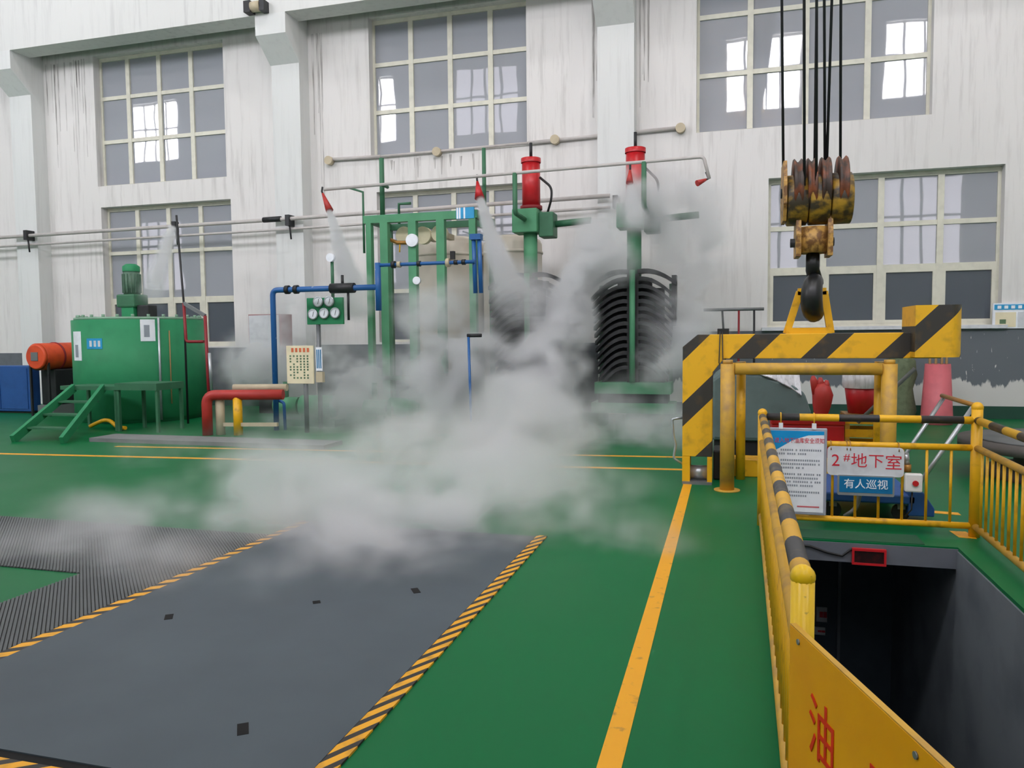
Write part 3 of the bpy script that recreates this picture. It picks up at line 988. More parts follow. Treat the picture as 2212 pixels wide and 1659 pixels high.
# ================================================================== BLUE PIPEWORK
bp_ = thing('blue_pipework', 'blue cooling water pipe rising from the floor with valves', 'pipe', (-7.6, 11.8, 0))
yb = 11.8
top = 2.44
x0 = A(591, 700, yb).x; x1 = A(817, 620, yb).x
MB().tube([(x0, yb, 0), (x0, yb, top), (x1, yb, top)], 0.048, 14, 0.10).build('riser', M_BLUE, bp_)
MB().tube([(x1, yb, 2.05), (x1, yb, 2.84)], 0.05, 14).build('drop_pipe', M_BLUE, bp_)
x2 = A(1026, 570, yb).x
MB().tube([(x1, yb, 2.80), (x2, yb, 2.80)], 0.03, 12).build('cross_pipe', M_BLUE, bp_)
for dx in (-0.035, 0.06):
    MB().tube([(x2 + dx, yb + 0.05, 3.22), (x2 + dx + 0.02, yb + 0.05, 2.3)], 0.035, 12).build('down_pipe', M_BLUE, bp_)
MB().box((x2 - 0.08, yb - 0.02, 3.15), (x2 + 0.1, yb + 0.12, 3.24)).build('junction', M_BLUE, bp_)
for u in (621, 640):
    xx = A(u, 627, yb).x
    MB().cyl((xx - 0.035, yb, top), (xx + 0.035, yb, top), 0.075, n=16).build('flange', M_BLACK, bp_)
xv = A(740, 622, yb).x
MB().cyl((xv - 0.22, yb, top), (xv + 0.22, yb, top), 0.085, n=16).build('valve_body', M_IRON, bp_)
MB().tube([(xv, yb, top), (xv, yb, top + 0.22)], 0.025, 10).build('valve_stem', M_IRON, bp_)
MB().tube([(xv + 0.1, yb, top), (xv + 0.1, yb, 1.9)], 0.022, 10).build('drain_pipe', M_IRON, bp_)
for u, w in ((850, 0.06), (862, 0.05), (905, 0.045), (968, 0.07), (985, 0.04), (1002, 0.045)):
    xx = A(u, 570, yb).x
    MB().cyl((xx - 0.03, yb, 2.80), (xx + 0.03, yb, 2.80), w, n=14).build('coupling', M_BEIGE if u in (862, 968) else M_IRON, bp_)
xx = A(978, 560, yb).x
MB().box((xx - 0.035, yb - 0.03, 2.85), (xx + 0.035, yb + 0.03, 2.98)).build('solenoid', M_BLACK, bp_)
# small hanging blue pipe near the fin stack
x3 = A(1012, 730, yb).x
MB().tube([(x3, yb, 1.62), (x3 + 0.03, yb, 0.0)], 0.022, 10).build('thin_pipe', M_BLUE, bp_)
MB().tube([(x3 - 0.02, yb, 1.62), (x3 + 0.22, yb, 1.62)], 0.03, 10).build('elbow', M_IRON, bp_)
MB().tube([(x0 + 0.02, yb + 0.05, 0.52), (x0 + 0.13, yb + 0.05, 0.48), (x0 + 0.14, yb + 0.05, 0.0)], 0.028, 10, 0.05).build('branch_pipe', M_BLUE, bp_)

# gauge panel on a post
gp = thing('gauge_panel', 'green instrument panel with five round white dials on a post', 'gauge panel', (-6.9, 12.2, 0))
yg = 12.2
g0 = A(662, 644, yg); g1 = A(741, 700, yg)
pn = MB().box((g0.x, yg, g1.z), (g1.x, yg + 0.06, g0.z)).build('panel', M_GREEN, gp, 0.006)
for u, v in ((687, 652), (711, 651), (676, 679), (700, 677), (724, 676)):
    p = A(u, v, yg - 0.03)
    d = MB().cyl((p.x, yg - 0.04, p.z), (p.x, yg, p.z), 0.088, n=24).build('dial', M_WHITE, pn)
    MB().lathe((p.x, yg - 0.045, p.z), [(0.078, -0.004), (0.095, -0.004), (0.095, 0.03), (0.078, 0.03)], 24, 'y').build('bezel', M_GALV, pn)
    MB().bar((p.x, yg - 0.043, p.z - 0.04), (p.x + 0.02, yg - 0.043, p.z + 0.05), 0.008, 0.004).build('needle', M_BLACK, pn)
pp = A(686, 760, yg)
MB().cyl((pp.x, yg + 0.05, 0), (pp.x, yg + 0.05, g1.z), 0.04, n=12).build('post', M_GREY, gp)
pg = A(711, 556, yg)
MB().tube([(pg.x, yg + 0.1, g0.z), (pg.x, yg + 0.1, pg.z)], 0.03, 10).build('standpipe', M_GREEN_D, gp)
MB().cyl((pg.x, yg + 0.02, pg.z), (pg.x, yg + 0.09, pg.z), 0.075, n=20).build('pressure_gauge', M_WHITE, gp)

# cream notice board on a post
nbd = thing('notice_board', 'cream notice board with red heading on a grey post', 'sign', (-7.2, 11.55, 0))
ys = 11.55
s0 = A(618, 747, ys); s1_ = A(678, 829, ys)
bd = MB().box((s0.x, ys, s1_.z), (s1_.x, ys + 0.03, s0.z)).build('board', M_CREAM, nbd, 0.004)
MB().cyl((A(657, 840, ys).x, ys + 0.06, 0), (A(657, 840, ys).x, ys + 0.06, s0.z - 0.1), 0.04, n=12).build('post', M_GREY, nbd)
wbd = s1_.x - s0.x; hbd = s0.z - s1_.z
for i in range(5):
    xx = s0.x + wbd * (0.19 + 0.145 * i)
    MB().box((xx, ys - 0.003, s0.z - hbd * 0.17), (xx + wbd * 0.085, ys, s0.z - hbd * 0.06)).build('heading_mark', M_TXTOR, bd)
for i in range(6):
    for j in range(9):
        xx = s0.x + wbd * (0.12 + 0.128 * i)
        zz = s0.z - hbd * (0.25 + 0.072 * j)
        if random.random() < 0.12:
            continue
        MB().box((xx, ys - 0.0025, zz - hbd * 0.045), (xx + wbd * 0.06, ys, zz)).build('text_mark', M_TXTGREEN, bd)
q0 = A(680, 750, ys); q1 = A(695, 801, ys)
pc = MB().box((q0.x, ys + 0.02, q1.z), (q1.x, ys + 0.035, q0.z)).build('paper_sheet', M_WHITE, nbd)
for k in range(3):
    xx = q0.x + (q1.x - q0.x) * (0.15 + 0.28 * k)
    MB().box((xx, ys + 0.017, q1.z + 0.04), (xx + 0.018, ys + 0.02, q0.z - 0.04)).build('text_mark', M_SIGNBLUE, pc)
q2 = A(696, 826, ys)
MB().box((q0.x, ys + 0.01, q2.z), (q2.x, ys + 0.09, q1.z - 0.02)).build('leaflet_box', M_BEIGE, nbd)

# ================================================================== GREEN PIPE FRAME
gf = thing('pipe_gantry', 'green steel pipe frame with hanging posts under a blue plate', 'frame', (-5.5, 13.1, 0))
yf = 13.0
tb0 = A(793, 470, yf); tb1 = A(1030, 458, yf)
zt = 3.76
MB().box((tb0.x - 0.08, yf, zt - 0.07), (tb1.x, yf + 0.12, zt + 0.07)).build('top_beam', M_GREENF, gf)
MB().box((tb0.x - 0.08, yf + 1.0, zt - 0.07), (tb1.x, yf + 1.1, zt + 0.05)).build('rear_beam', M_GREEN_D, gf)
for xx in (tb0.x - 0.02, tb1.x - 0.06):
    MB().box((xx - 0.05, yf + 0.12, zt - 0.06), (xx + 0.05, yf + 1.0, zt + 0.05)).build('side_beam', M_GREEN_D, gf)
    MB().box((xx - 0.04, yf + 1.0, 0), (xx + 0.04, yf + 1.08, zt - 0.07)).build('rear_post', M_GREEN_D, gf)
for u, w, zb in ((796, 0.10, 0.0), (829, 0.15, 0.0), (890, 0.15, 0.9), (951, 0.15, 0.9), (1020, 0.12, 0.0)):
    xx = A(u, 480, yf).x
    MB().box((xx - w / 2, yf - 0.02, zb), (xx + w / 2, yf + 0.1, zt - 0.07)).build('post', M_GREENF, gf)
MB().box((A(880, 640, yf).x - 0.6, yf - 0.02, 0.82), (A(960, 640, yf).x + 0.6, yf + 0.1, 0.9)).build('lower_beam', M_GREEN_D, gf)
MB().box((A(1020, 640, yf).x - 0.05, yf - 0.02, 0), (A(1020, 640, yf).x + 0.05, yf + 0.1, 0.9)).build('post', M_GREENF, gf)
lp0 = A(985, 449, yf - 0.03); lp1 = A(1024, 471, yf - 0.03)
lp = MB().box((lp0.x, yf - 0.03, lp1.z), (lp1.x, yf, lp0.z)).build('name_plate', M_LBLUE, gf)
for t in (0.03, 0.16, 0.42):
    xx = lp0.x + (lp1.x - lp0.x) * t
    MB().box((xx, yf - 0.034, lp1.z), (xx + 0.03, yf - 0.03, lp0.z)).build('printed_mark', M_WHITE, lp)
for u, v, r in ((890, 519, 0.115), (900, 606, 0.07)):
    p = A(u, v, yf - 0.06)
    MB().cyl((p.x, yf - 0.08, p.z), (p.x, yf - 0.02, p.z), r, n=24).build('gauge', M_WHITE, gf)
for u, v, r in ((872, 508, 0.16), (912, 508, 0.16), (948, 504, 0.15)):
    p = A(u, v, yf + 0.3)
    MB().cyl((p.x, yf + 0.3, p.z), (p.x, yf + 0.42, p.z), r, n=24).build('pipe_end', M_CREAM, gf)
    MB().bar((p.x, yf + 0.4, p.z), (p.x, yf + 0.99, p.z), 0.1, 0.1).build('pipe_arm', M_BEIGE, gf)
MB().tube([A(838, 516, yf + 0.15), A(858, 524, yf + 0.15), A(884, 524, yf + 0.15)], 0.035, 10).build('brass_pipe', M_BRASS, gf)
MB().tube([A(864, 524, yf + 0.15), A(863, 545, yf + 0.15)], 0.014, 8).build('brass_lever', M_YEL, gf)
# tall standpipes above the frame
for u, v, yy, r in ((824, 342, 13.06, 0.045), (1045, 320, 13.06, 0.035)):
    p = A(u, v, yy)
    MB().tube([p, (p.x, yy, zt + (0.07 if u < 1000 else -0.2))], r, 12).build('standpipe', M_GREEN_D, gf)
p = A(784, 415, 13.06)
MB().tube([A(752, 405, 13.06), p, (p.x, 13.06, zt - 0.6)], 0.022, 10).build('thin_standpipe', M_GREEN_D, gf)
MB().box((A(1045, 470, 13.06).x - 0.06, 13.0, zt - 0.25), (A(1045, 470, 13.06).x + 0.06, 13.12, zt - 0.1)).build('bracket', M_GREEN_D, gf)
MB().box((tb1.x, 13.02, zt - 0.22), (A(1045, 470, 13.06).x, 13.1, zt - 0.14)).build('bracket', M_GREEN_D, gf)
p = A(850, 440, 13.8)
MB().tube([(p.x, 14.05, zt), (p.x, 14.05, 4.2), (p.x + 0.25, 14.05, 4.2)], 0.03, 10).build('vent_pipe', M_GREEN_D, gf)

ct = thing('cream_tank', 'large cream storage tank standing behind the green pipe gantry', 'tank', (-5.45, 14.75, 0))
MB().lathe((-5.5, 14.92, 0), [(0, 0.0), (0.62, 0.0), (0.62, 0.06), (0.74, 0.08), (0.74, 3.42), (0.70, 3.50), (0.5, 3.6), (0, 3.64)], 40).build('shell', M_CREAMTANK, ct)
MB().lathe((-5.5, 14.92, 3.2), [(0.74, 0), (0.76, 0.01), (0.76, 0.05), (0.74, 0.06)], 40).build('hoop', M_CREAMTANK, ct)
ct2 = thing('cream_tank', 'narrower cream storage tank beside the large one, behind the blue plate', 'tank', (-4.0, 14.75, 0))
MB().lathe((-4.12, 14.75, 0), [(0, 0.0), (0.5, 0.0), (0.5, 0.06), (0.58, 0.08), (0.58, 3.40), (0.54, 3.48), (0.35, 3.56), (0, 3.6)], 36).build('shell', M_CREAMTANK, ct2)
MB().lathe((-4.12, 14.75, 3.2), [(0.58, 0), (0.60, 0.01), (0.60, 0.05), (0.58, 0.06)], 36).build('hoop', M_CREAMTANK, ct2)

# green pump sets on the floor in the vapour
for lab, u, v, yy, s in (('green pump set on the floor behind the cream notice board', 660, 880, 12.6, 1.0), ('green pump set on the floor below the pipe frame posts', 850, 870, 12.5, 0.9)):
    g = G(u, 925)
    px_ = A(u, 880, yy).x
    t = thing('pump_set', lab, 'pump', (px_, yy, 0))
    MB().box((px_ - 0.7 * s, yy - 0.2, 0), (px_ + 0.7 * s, yy + 0.2, 0.12)).build('base', M_GREEN_D, t)
    MB().cyl((px_ - 0.05, yy, 0.36), (px_ + 0.6 * s, yy, 0.36), 0.2 * s, n=22).build('motor', M_GREENF, t)
    MB().cyl((px_ - 0.6 * s, yy, 0.36), (px_ - 0.12, yy, 0.36), 0.16 * s, n=22).build('casing', M_GREENF, t)
    MB().cyl((px_ - 0.12, yy, 0.36), (px_ - 0.05, yy, 0.36), 0.09, n=16).build('coupling', M_IRON, t)
    MB().tube([(px_ - 0.4 * s, yy, 0.4), (px_ - 0.4 * s, yy, 0.8)], 0.05, 12).build('outlet', M_GREEN_D, t)
    MB().box((px_ - 0.02, yy - 0.12, 0.12), (px_ + 0.5 * s, yy + 0.12, 0.22)).build('foot', M_GREEN_D, t)

# ================================================================== FIN STACKS WITH RED CYLINDERS


def fin_stack(cx, cy, lab, head_u, ztop):
    t = thing('fin_stack', lab, 'machine', (cx, cy, 0))
    MB().box((cx - 0.72, cy - 0.3, 0.24), (cx + 0.72, cy + 0.3, 0.42)).build('base', M_GREENF, t)
    MB().box((cx - 0.6, cy - 0.26, 0.42), (cx + 0.6, cy + 0.26, 0.58)).build('dark_band', M_IRON, t)
    MB().box((cx - 0.66, cy - 0.3, 0.58), (cx + 0.66, cy + 0.3, 0.78)).build('upper_base', M_GREENF, t)
    MB().box((cx - 0.12, cy - 0.16, 0), (cx + 0.12, cy + 0.1, 0.24)).build('foot', M_GREEN_P, t)
    for sx in (-0.55, 0.55):
        MB().box((cx + sx - 0.06, cy - 0.2, 0), (cx + sx + 0.06, cy + 0.2, 0.24)).build('foot', M_GREEN_D, t)
    MB().cyl((cx, cy - 0.3, 0.78), (cx, cy - 0.3, 2.72), 0.05, n=16).build('front_bar', M_GREENF, t)
    MB().cyl((cx, cy, 2.60), (cx, cy, 3.5), 0.125, n=20).build('column', M_GREENF, t)
    MB().box((cx - 0.56, cy + 0.05, 0.78), (cx + 0.52, cy + 0.17, 2.42)).box((cx - 0.3, cy + 0.05, 2.42), (cx + 0.3, cy + 0.17, 2.6)).build('core', M_RIBCORE, t)
    MB().box((cx - 0.1, cy - 0.22, 0.78), (cx + 0.1, cy + 0.05, 2.66)).build('spine', M_BLACK, t)
    MB().box((cx - 0.28, cy - 0.25, 3.46), (cx + 0.18, cy + 0.2, 3.88)).build('head_block', M_GREENF, t, 0.015)
    MB().box((cx + 0.18, cy - 0.12, 3.38), (cx + 0.45, cy + 0.25, 3.82)).build('valve_block', M_GREEN_D, t, 0.02)
    MB().tube([(cx + 0.4, cy + 0.1, 3.62), (cx + 1.1, cy + 0.1, 3.66)], 0.06, 12).build('side_pipe', M_GREEN_D, t)
    MB().cyl((cx + 0.02, cy, 3.88), (cx + 0.02, cy, 3.95), 0.2, n=24).build('flange', M_RED_D, t)
    cy_ = MB().cyl((cx + 0.02, cy, 3.95), (cx + 0.02, cy, ztop), 0.165, n=28).build('cylinder', M_RED, t)
    MB().lathe((cx + 0.02, cy, ztop), [(0.18, 0), (0.18, 0.08), (0, 0.08)], 28).build('cap', M_RED, cy_)
    MB().cyl((cx + 0.02, cy, ztop + 0.08), (cx + 0.02, cy, ztop + 0.36), 0.028, n=10).build('piston_rod', M_IRON, t)
    MB().tube([(cx + 0.2, cy - 0.08, ztop - 0.28), (cx + 0.42, cy - 0.1, 4.25), (cx + 0.42, cy - 0.1, 4.05), (cx + 0.33, cy - 0.05, 3.8)], 0.022, 8, 0.1).build('hose', M_BLACK, t)
    for sx in (-0.62, 0.62):
        MB().box((cx + sx - 0.03, cy + 0.2, 0.78), (cx + sx + 0.03, cy + 0.28, 2.5)).build('side_bar', M_GREEN_D, t)
    # arched black fins, one above another
    for k in range(14):
        z = 2.70 - k * 0.128
        wd = 0.74 - 0.012 * k
        for sgn in (-1, 1):
            pts = []
            for j in range(8):
                s_ = j / 7
                pts.append((cx + sgn * (0.08 + (wd - 0.08) * s_), cy - 0.04 - 0.05 * math.sin(s_ * 2.4), z - (0.22 if k == 0 else 0.34) * s_ ** 1.5 + 0.05 * math.sin(s_ * math.pi)))
            fm = MB()
            v = []
            for x, y, zz in pts:
                v += [(x, y - 0.18, zz - 0.034), (x, y + 0.12, zz - 0.034), (x, y + 0.12, zz + 0.034), (x, y - 0.18, zz + 0.034)]
            f = []
            for j in range(7):
                o = j * 4
                for a_, b_ in ((0, 1), (1, 2), (2, 3), (3, 0)):
                    f.append((o + a_, o + b_, o + 4 + b_, o + 4 + a_))
            f += [(3, 2, 1, 0), (28, 29, 30, 31)]
            fm.add(v, f, False).build('fin', M_RIB, t)
    MB().box((cx + 0.66, cy - 0.2, 1.75), (cx + 0.74, cy + 0.05, 2.62)).build('end_strip', M_RIB, t)
    return t


fin_stack(A(1146, 520, 13.7).x, 13.7, 'left stack of arched black fins on a green column with a tall red cylinder', 1146, 4.72)
fin_stack(A(1370, 520, 13.7).x, 13.7, 'right stack of arched black fins, half veiled by vapour, red cylinder on top', 1370, 4.76)

# ================================================================== GAS PIPES, HORNS, CONDUITS
gpx = thing('gas_pipe', 'long pale gas pipe clipped to the columns across the left windows', 'pipe', (-10, 15.45, 4.25))
MB().tube([(-23.5, 15.45, 4.19), (-9.5, 15.45, 4.28), (-2.3, 15.45, 4.37)], 0.045, 10).build('pipe', M_CONDUIT, gpx)
MB().tube([(-23.5, 15.5, 3.97), (-9.5, 15.5, 4.06), (-2.3, 15.5, 4.15)], 0.03, 10).build('lower_pipe', M_CONDUIT, gpx)
for u in (60, 380, 625, 1330):
    p = A(u, 500, 15.45)
    MB().box((p.x - 0.05, 15.36, 4.12), (p.x + 0.05, 15.6 if u != 380 else 15.5, 4.36)).build('clamp', M_IRON, gpx)
    MB().cyl((p.x + 0.06, 15.42, 3.82), (p.x + 0.03, 15.42, 4.12), 0.02, n=8).build('drop_bolt', M_IRON, gpx)
p = A(590, 472, 15.45)
MB().cyl((p.x - 0.25, 15.45, 4.285), (p.x + 0.2, 15.45, 4.288), 0.062, n=12).build('coupling', M_IRON, gpx)

cd = thing('wall_conduit', 'pale conduit with round junction boxes below the upper middle window', 'conduit', (-5, 15.95, 5.6))
MB().tube([A(712, 345, 15.95), A(822, 338, 15.95)], 0.04, 10).build('conduit', M_CONDUIT, cd)
MB().tube([A(1142, 309, 15.95), A(1470, 276, 15.95)], 0.04, 10).build('conduit', M_CONDUIT, cd)
MB().tube([A(822, 338, 15.95), A(945, 327, 15.95), A(1142, 309, 15.95)], 0.03, 10).build('conduit', M_CONDUIT, cd)
for u, v in ((711, 347), (944, 328), (1199, 302), (1470, 277)):
    p = A(u, v, 15.92)
    MB().cyl((p.x, 15.86, p.z), (p.x, 15.99, p.z), 0.095, n=18).build('junction_box', M_BEIGE, cd)

sp_ = thing('spray_pipe', 'horizontal spray pipe crossing in front of the red cylinders', 'pipe', (-3.7, 12.8, 4.3))
za, zb_ = 4.31, 4.42
MB().tube([(A(700, 410, 12.8).x, 12.8, za), (A(1520, 336, 12.8).x, 12.8, zb_), A(1532, 386, 12.8)], 0.028, 10, 0.06).build('pipe', M_CONDUIT, sp_)
for u, z in ((1112, 0), (1391, 0)):
    xx = A(u, 380, 12.8).x
    zz = za + (zb_ - za) * (xx - A(700, 410, 12.8).x) / (A(1520, 336, 12.8).x - A(700, 410, 12.8).x)
    MB().tube([(xx, 12.8, zz), (xx, 12.8, 3.7), (xx, 13.43, 3.68)], 0.042, 12, 0.08).build('support_pipe', M_GREEN_D, sp_)
xx = A(824, 400, 12.8).x
MB().tube([(xx, 12.8, 4.33), (xx, 13.06, 4.33)], 0.03, 10).build('support_pipe', M_GREEN_D, sp_)


def horn(tip, mouth, lab, r=0.075):
    t = thing('spray_horn', lab, 'nozzle', tip)
    d = (Vector(mouth) - Vector(tip)).normalized()
    MB().cyl(tip, mouth, 0.02, r, n=18).build('cone', M_RUST if r < 0.08 else M_RED, t)
    MB().tube([Vector(tip) + d * 0.02, Vector(tip) - d * 0.05, Vector(tip) + Vector((0, 0, 0.12))], 0.018, 8).build('swivel', M_IRON, t)
    return t


horn(A(697, 418, 12.8), A(712, 455, 12.7), 'red spray horn at the left end of the spray pipe', 0.07)
horn(A(1031, 392, 12.8), A(1036, 428, 12.7), 'red spray horn in front of the blue plate', 0.085)
horn(A(1361, 368, 12.8), A(1360, 395, 12.7), 'red spray horn below the right red cylinder', 0.06)
horn(A(1525, 388, 12.8), A(1506, 396, 12.7), 'small red spray horn at the bent right end of the spray pipe', 0.05)

# dark lamp on the crane beam, top of the picture
lpx = A(555, 8, 15.0)
dl = thing('beam_lamp', 'small dark lamp fixed to the crane beam above the column', 'lamp', (lpx.x, 15.0, 8.7))
MB().box((lpx.x - 0.24, 14.85, 8.62), (lpx.x - 0.08, 15.05, 8.86)).build('bracket', M_BLACK, dl)
MB().cyl((lpx.x - 0.08, 14.93, 8.74), (lpx.x + 0.14, 14.93, 8.74), 0.11, n=18).build('body', M_BEIGE, dl)
MB().box((lpx.x + 0.14, 14.85, 8.62), (lpx.x + 0.26, 15.05, 8.84)).build('bracket', M_IRON, dl)

# ================================================================== HOIST, LIFTING BEAM, STAND
HB = thing('hook_block', 'greasy yellow and black crane hook block hanging on wire ropes', 'hook', (0.85, 8.5, 2.0))
HBY = 8.5
for x0, x1 in ((0.555, 0.755), (0.765, 0.965), (0.975, 1.175)):
    MB().lathe((x0, HBY, 2.96), [(0.02, 0), (0.24, 0.0), (0.255, 0.01), (0.255, x1 - x0 - 0.01), (0.24, x1 - x0), (0.02, x1 - x0)], 28, 'x').build('guard', M_HOUSING, HB)
MB().prism([Vector((0.515, HBY + y, z)) for y, z in ((-0.16, 2.74), (0.16, 2.74), (0.26, 2.9), (0.26, 3.12), (0.17, 3.34), (-0.17, 3.34), (-0.26, 3.12), (-0.26, 2.9))], (0.035, 0, 0)).build('end_plate', M_TAN, HB, 0.004)
for x in (0.66, 0.79, 0.92, 1.08):
    s_ = MB().lathe((x - 0.045, HBY, 3.08), [(0.03, 0), (0.29, 0.0), (0.30, 0.012), (0.265, 0.04), (0.265, 0.05), (0.30, 0.078), (0.29, 0.09), (0.03, 0.09)], 32, 'x').build('sheave', M_SHEAVE, HB)
MB().cyl((0.5, HBY, 3.04), (1.19, HBY, 3.04), 0.05, n=16).build('axle', M_IRON, HB)
for x in (0.645, 0.945):
    MB().prism([Vector((x, HBY + y, z)) for y, z in ((-0.15, 2.38), (0.15, 2.38), (0.17, 2.6), (0.13, 2.78), (-0.13, 2.78), (-0.17, 2.6))], (0.05, 0, 0)).build('cheek_plate', M_TAN, HB, 0.004)
MB().cyl((0.695, HBY, 2.53), (0.945, HBY, 2.53), 0.12, n=22).build('crosshead', M_TAN, HB)
MB().cyl((0.60, HBY, 2.53), (1.02, HBY, 2.53), 0.045, n=14).build('trunnion', M_IRON, HB)
MB().cyl((0.82, HBY, 2.42), (0.82, HBY, 2.68), 0.15, n=22).build('nut', M_TAN, HB)
# hook: one tapered curved bar turned mostly edge-on to the viewer
ang = math.radians(74)
hx = -Vector((math.cos(ang), math.sin(ang), 0))
pts = [Vector((0.82, HBY, 2.44)), Vector((0.82, HBY, 2.25))]
rad = [0.066, 0.068]
cc = Vector((0.84, HBY, 1.97)) - hx * 0.02
for k in range(15):
    t = math.radians(118 - k * 19.5)
    rr = 0.165
    pts.append(cc + hx * (rr * math.cos(t)) + Vector((0, 0, rr * math.sin(t))))
    s_ = k / 14
    rad.append(0.072 + 0.034 * math.sin(s_ * 3.1) - 0.045 * max(0, s_ - 0.75) / 0.25)
MB().tube(pts, rad, 16).build('hook', M_HOOK, HB)
# wire ropes up to the crane girder
for u0, u1, vb in ((1692, 1697, 372), (1733, 1733, 345), (1759, 1758, 345), (1768, 1766, 345), (1786, 1790, 345), (1800, 1792, 345), (1822, 1824, 352)):
    b_ = A(u1, vb, HBY)
    t_ = A(u0, 0, HBY)
    sl = (t_.x - b_.x) / (t_.z - b_.z)
    MB().cyl((b_.x, HBY - 0.27 if u0 % 2 else HBY + 0.27, 3.06), (b_.x + sl * 7.0, HBY - 0.2, 10.06), 0.014, n=8).build('wire_rope', M_IRON, HB)

LB = thing('lifting_beam', 'yellow and black striped L-shaped lifting beam resting on a goalpost stand', 'lifting beam', (0.7, 8.5, 0))
y0, y1 = 8.38, 8.66


def LP(u, v):
    p = A(u, v, y0)
    return (p.x, p.z)


prof = [(-0.475, 0.30), (-0.165, 0.30), (-0.165, 1.20), (-0.05, 1.345), (2.0, 1.345), (2.0, 1.60), (-0.32, 1.60), (-0.475, 1.47)]
MB().prism([Vector((x, y0, z)) for x, z in prof], (0, y1 - y0, 0)).build('beam', M_STRIPE, LB, 0.006)
for x0_, x1_ in ((-0.475, -0.395), (-0.215, -0.165)):
    MB().box((x0_, y0, 0.03), (x1_, y1, 0.30)).build('fork_cheek', M_YEL, LB)
MB().cyl((-0.395, 8.52, 0.11), (-0.215, 8.52, 0.11), 0.075, n=20).build('roller', M_GALV, LB)
MB().box((-0.475, y0 - 0.02, 0.0), (-0.165, y1 + 0.05, 0.03)).build('shoe', M_GREY, LB)
# end block
eb = MB()
n_ = 20
pr = [Vector((1.72, y0 - 0.18, 1.36)), Vector((1.72, y0 - 0.18, 1.86))]
ring = []
for k in range(n_ + 1):
    t = math.pi * k / n_ - math.pi / 2
    ring.append((2.03 + 0.14 * math.cos(t), 8.48 + 0.30 * math.sin(t)))
poly = [(1.72, 8.18)] + ring + [(1.72, 8.78)]
eb.prism([Vector((x, y, 1.36)) for x, y in poly], (0, 0, 0.50))
eb.build('counterweight', M_STRIPE, LB)
# bail: an open trapezoid of flat bar
for a_, b_ in (((0.575, 1.60), (0.70, 2.03)), ((1.005, 1.60), (0.935, 2.03)), ((0.68, 2.03), (0.955, 2.03))):
    MB().bar((a_[0], 8.52, a_[1]), (b_[0], 8.52, b_[1]), 0.07, 0.06, (0, 1, 0)).build('bail_bar', M_YEL, LB)
MB().box((0.57, 8.47, 1.60), (1.01, 8.57, 1.66)).build('bail_base', M_YEL, LB)
MB().box((-0.12, 8.44, 1.60), (0.0, 8.58, 1.66)).build('lug', M_IRON, LB)
MB().tube([(-0.09, 8.37, 1.63), (-0.10, 8.365, 1.3), (-0.08, 8.365, 1.27), (-0.06, 8.365, 1.3), (-0.07, 8.37, 1.63)], 0.006, 6).build('cord_loop', M_IRON, LB)
# pale wire handle on the leg
hp = [A(1478, 902, 8.5), A(1452, 905, 8.5), A(1455, 945, 8.5), A(1460, 960, 8.5), A(1455, 990, 8.5), A(1475, 1003, 8.5)]
MB().tube([(-0.47, 8.5, hp[0].z)] + hp[1:5] + [(-0.47, 8.5, hp[5].z)], 0.014, 8, 0.03).build('wire_handle', M_GALV, LB)

ST = thing('goalpost_stand', 'yellow tubular goalpost stand under the striped lifting beam', 'stand', (0.73, 8.3, 0))
for x, yy in ((-0.01, 8.12), (1.49, 8.12)):
    MB().cyl((x, yy, 0), (x, yy, 1.30), 0.072, n=22).build('post', M_YEL_W, ST)
    MB().cyl((x, yy, 0), (x, yy, 0.012), 0.13, n=22).build('foot_plate', M_YEL_W, ST)
    MB().cyl((x, yy, 1.30), (x, yy, 1.34), 0.05, n=18).build('cap', M_YEL_W, ST)
MB().cyl((0.06, 8.12, 1.25), (1.42, 8.12, 1.25), 0.06, n=22).build('crossbar', M_YEL_W, ST)
for x in (0.13, 1.52):
    MB().cyl((x, 8.8, 0), (x, 8.8, 1.30), 0.05, n=18).build('rear_post', M_YEL, ST)
    MB().bar((x, 8.75, 1.27), (x - (0.1 if x < 0.5 else 0.03), 8.14, 1.27), 0.06, 0.06).build('side_bar', M_YEL, ST)
MB().box((0.05, 8.95, 0.0), (1.5, 9.25, 0.20)).build('ground_beam', M_YEL, ST, 0.01)
MB().box((-0.16, 8.68, 0.0), (0.02, 9.1, 0.33)).build('dark_foot', M_BLACK, ST, 0.02)

# ================================================================== RAILINGS ROUND THE PIT
FZT, FZM, FZB = 0.915, 0.70, 0.085
NP = Vector((0.203, 2.25, 0))      # near post
LC = Vector((0.272, 6.69, 0))      # far left corner
RC = Vector((1.855, 6.69, 0))      # far right corner


def railing(name, lab, p, q, topmat, spacing, posts, bal_r=0.011, rail_r=0.026):
    t = thing(name, lab, 'railing', ((p.x + q.x) / 2, (p.y + q.y) / 2, 0))
    d = (q - p); ln = d.length; d.normalize()
    Z = lambda pt, z: Vector((pt.x, pt.y, z))
    MB().cyl(Z(p, FZT), Z(q, FZT), 0.03, n=16).build('top_rail', topmat, t)
    MB().cyl(Z(p, FZM), Z(q, FZM), rail_r, n=16).build('middle_rail', M_YEL_W if topmat is not M_RAILX else M_YEL, t)
    MB().cyl(Z(p, FZB), Z(q, FZB), rail_r, n=16).build('bottom_rail', M_YEL_W if topmat is not M_RAILX else M_YEL, t)
    for pt, h, r, m in posts:
        MB().cyl(Z(pt, 0), Z(pt, h - r), r, n=20).build('post', m, t)
        MB().sphere(Z(pt, h - r), r * 1.08).build('ball_cap', m, t)
    nb = int(ln / spacing)
    for i in range(1, nb):
        b = p + d * (ln * i / nb)
        MB().cyl(Z(b, FZB), Z(b, FZM), bal_r, n=8).build('baluster', M_YEL, t)
    return t


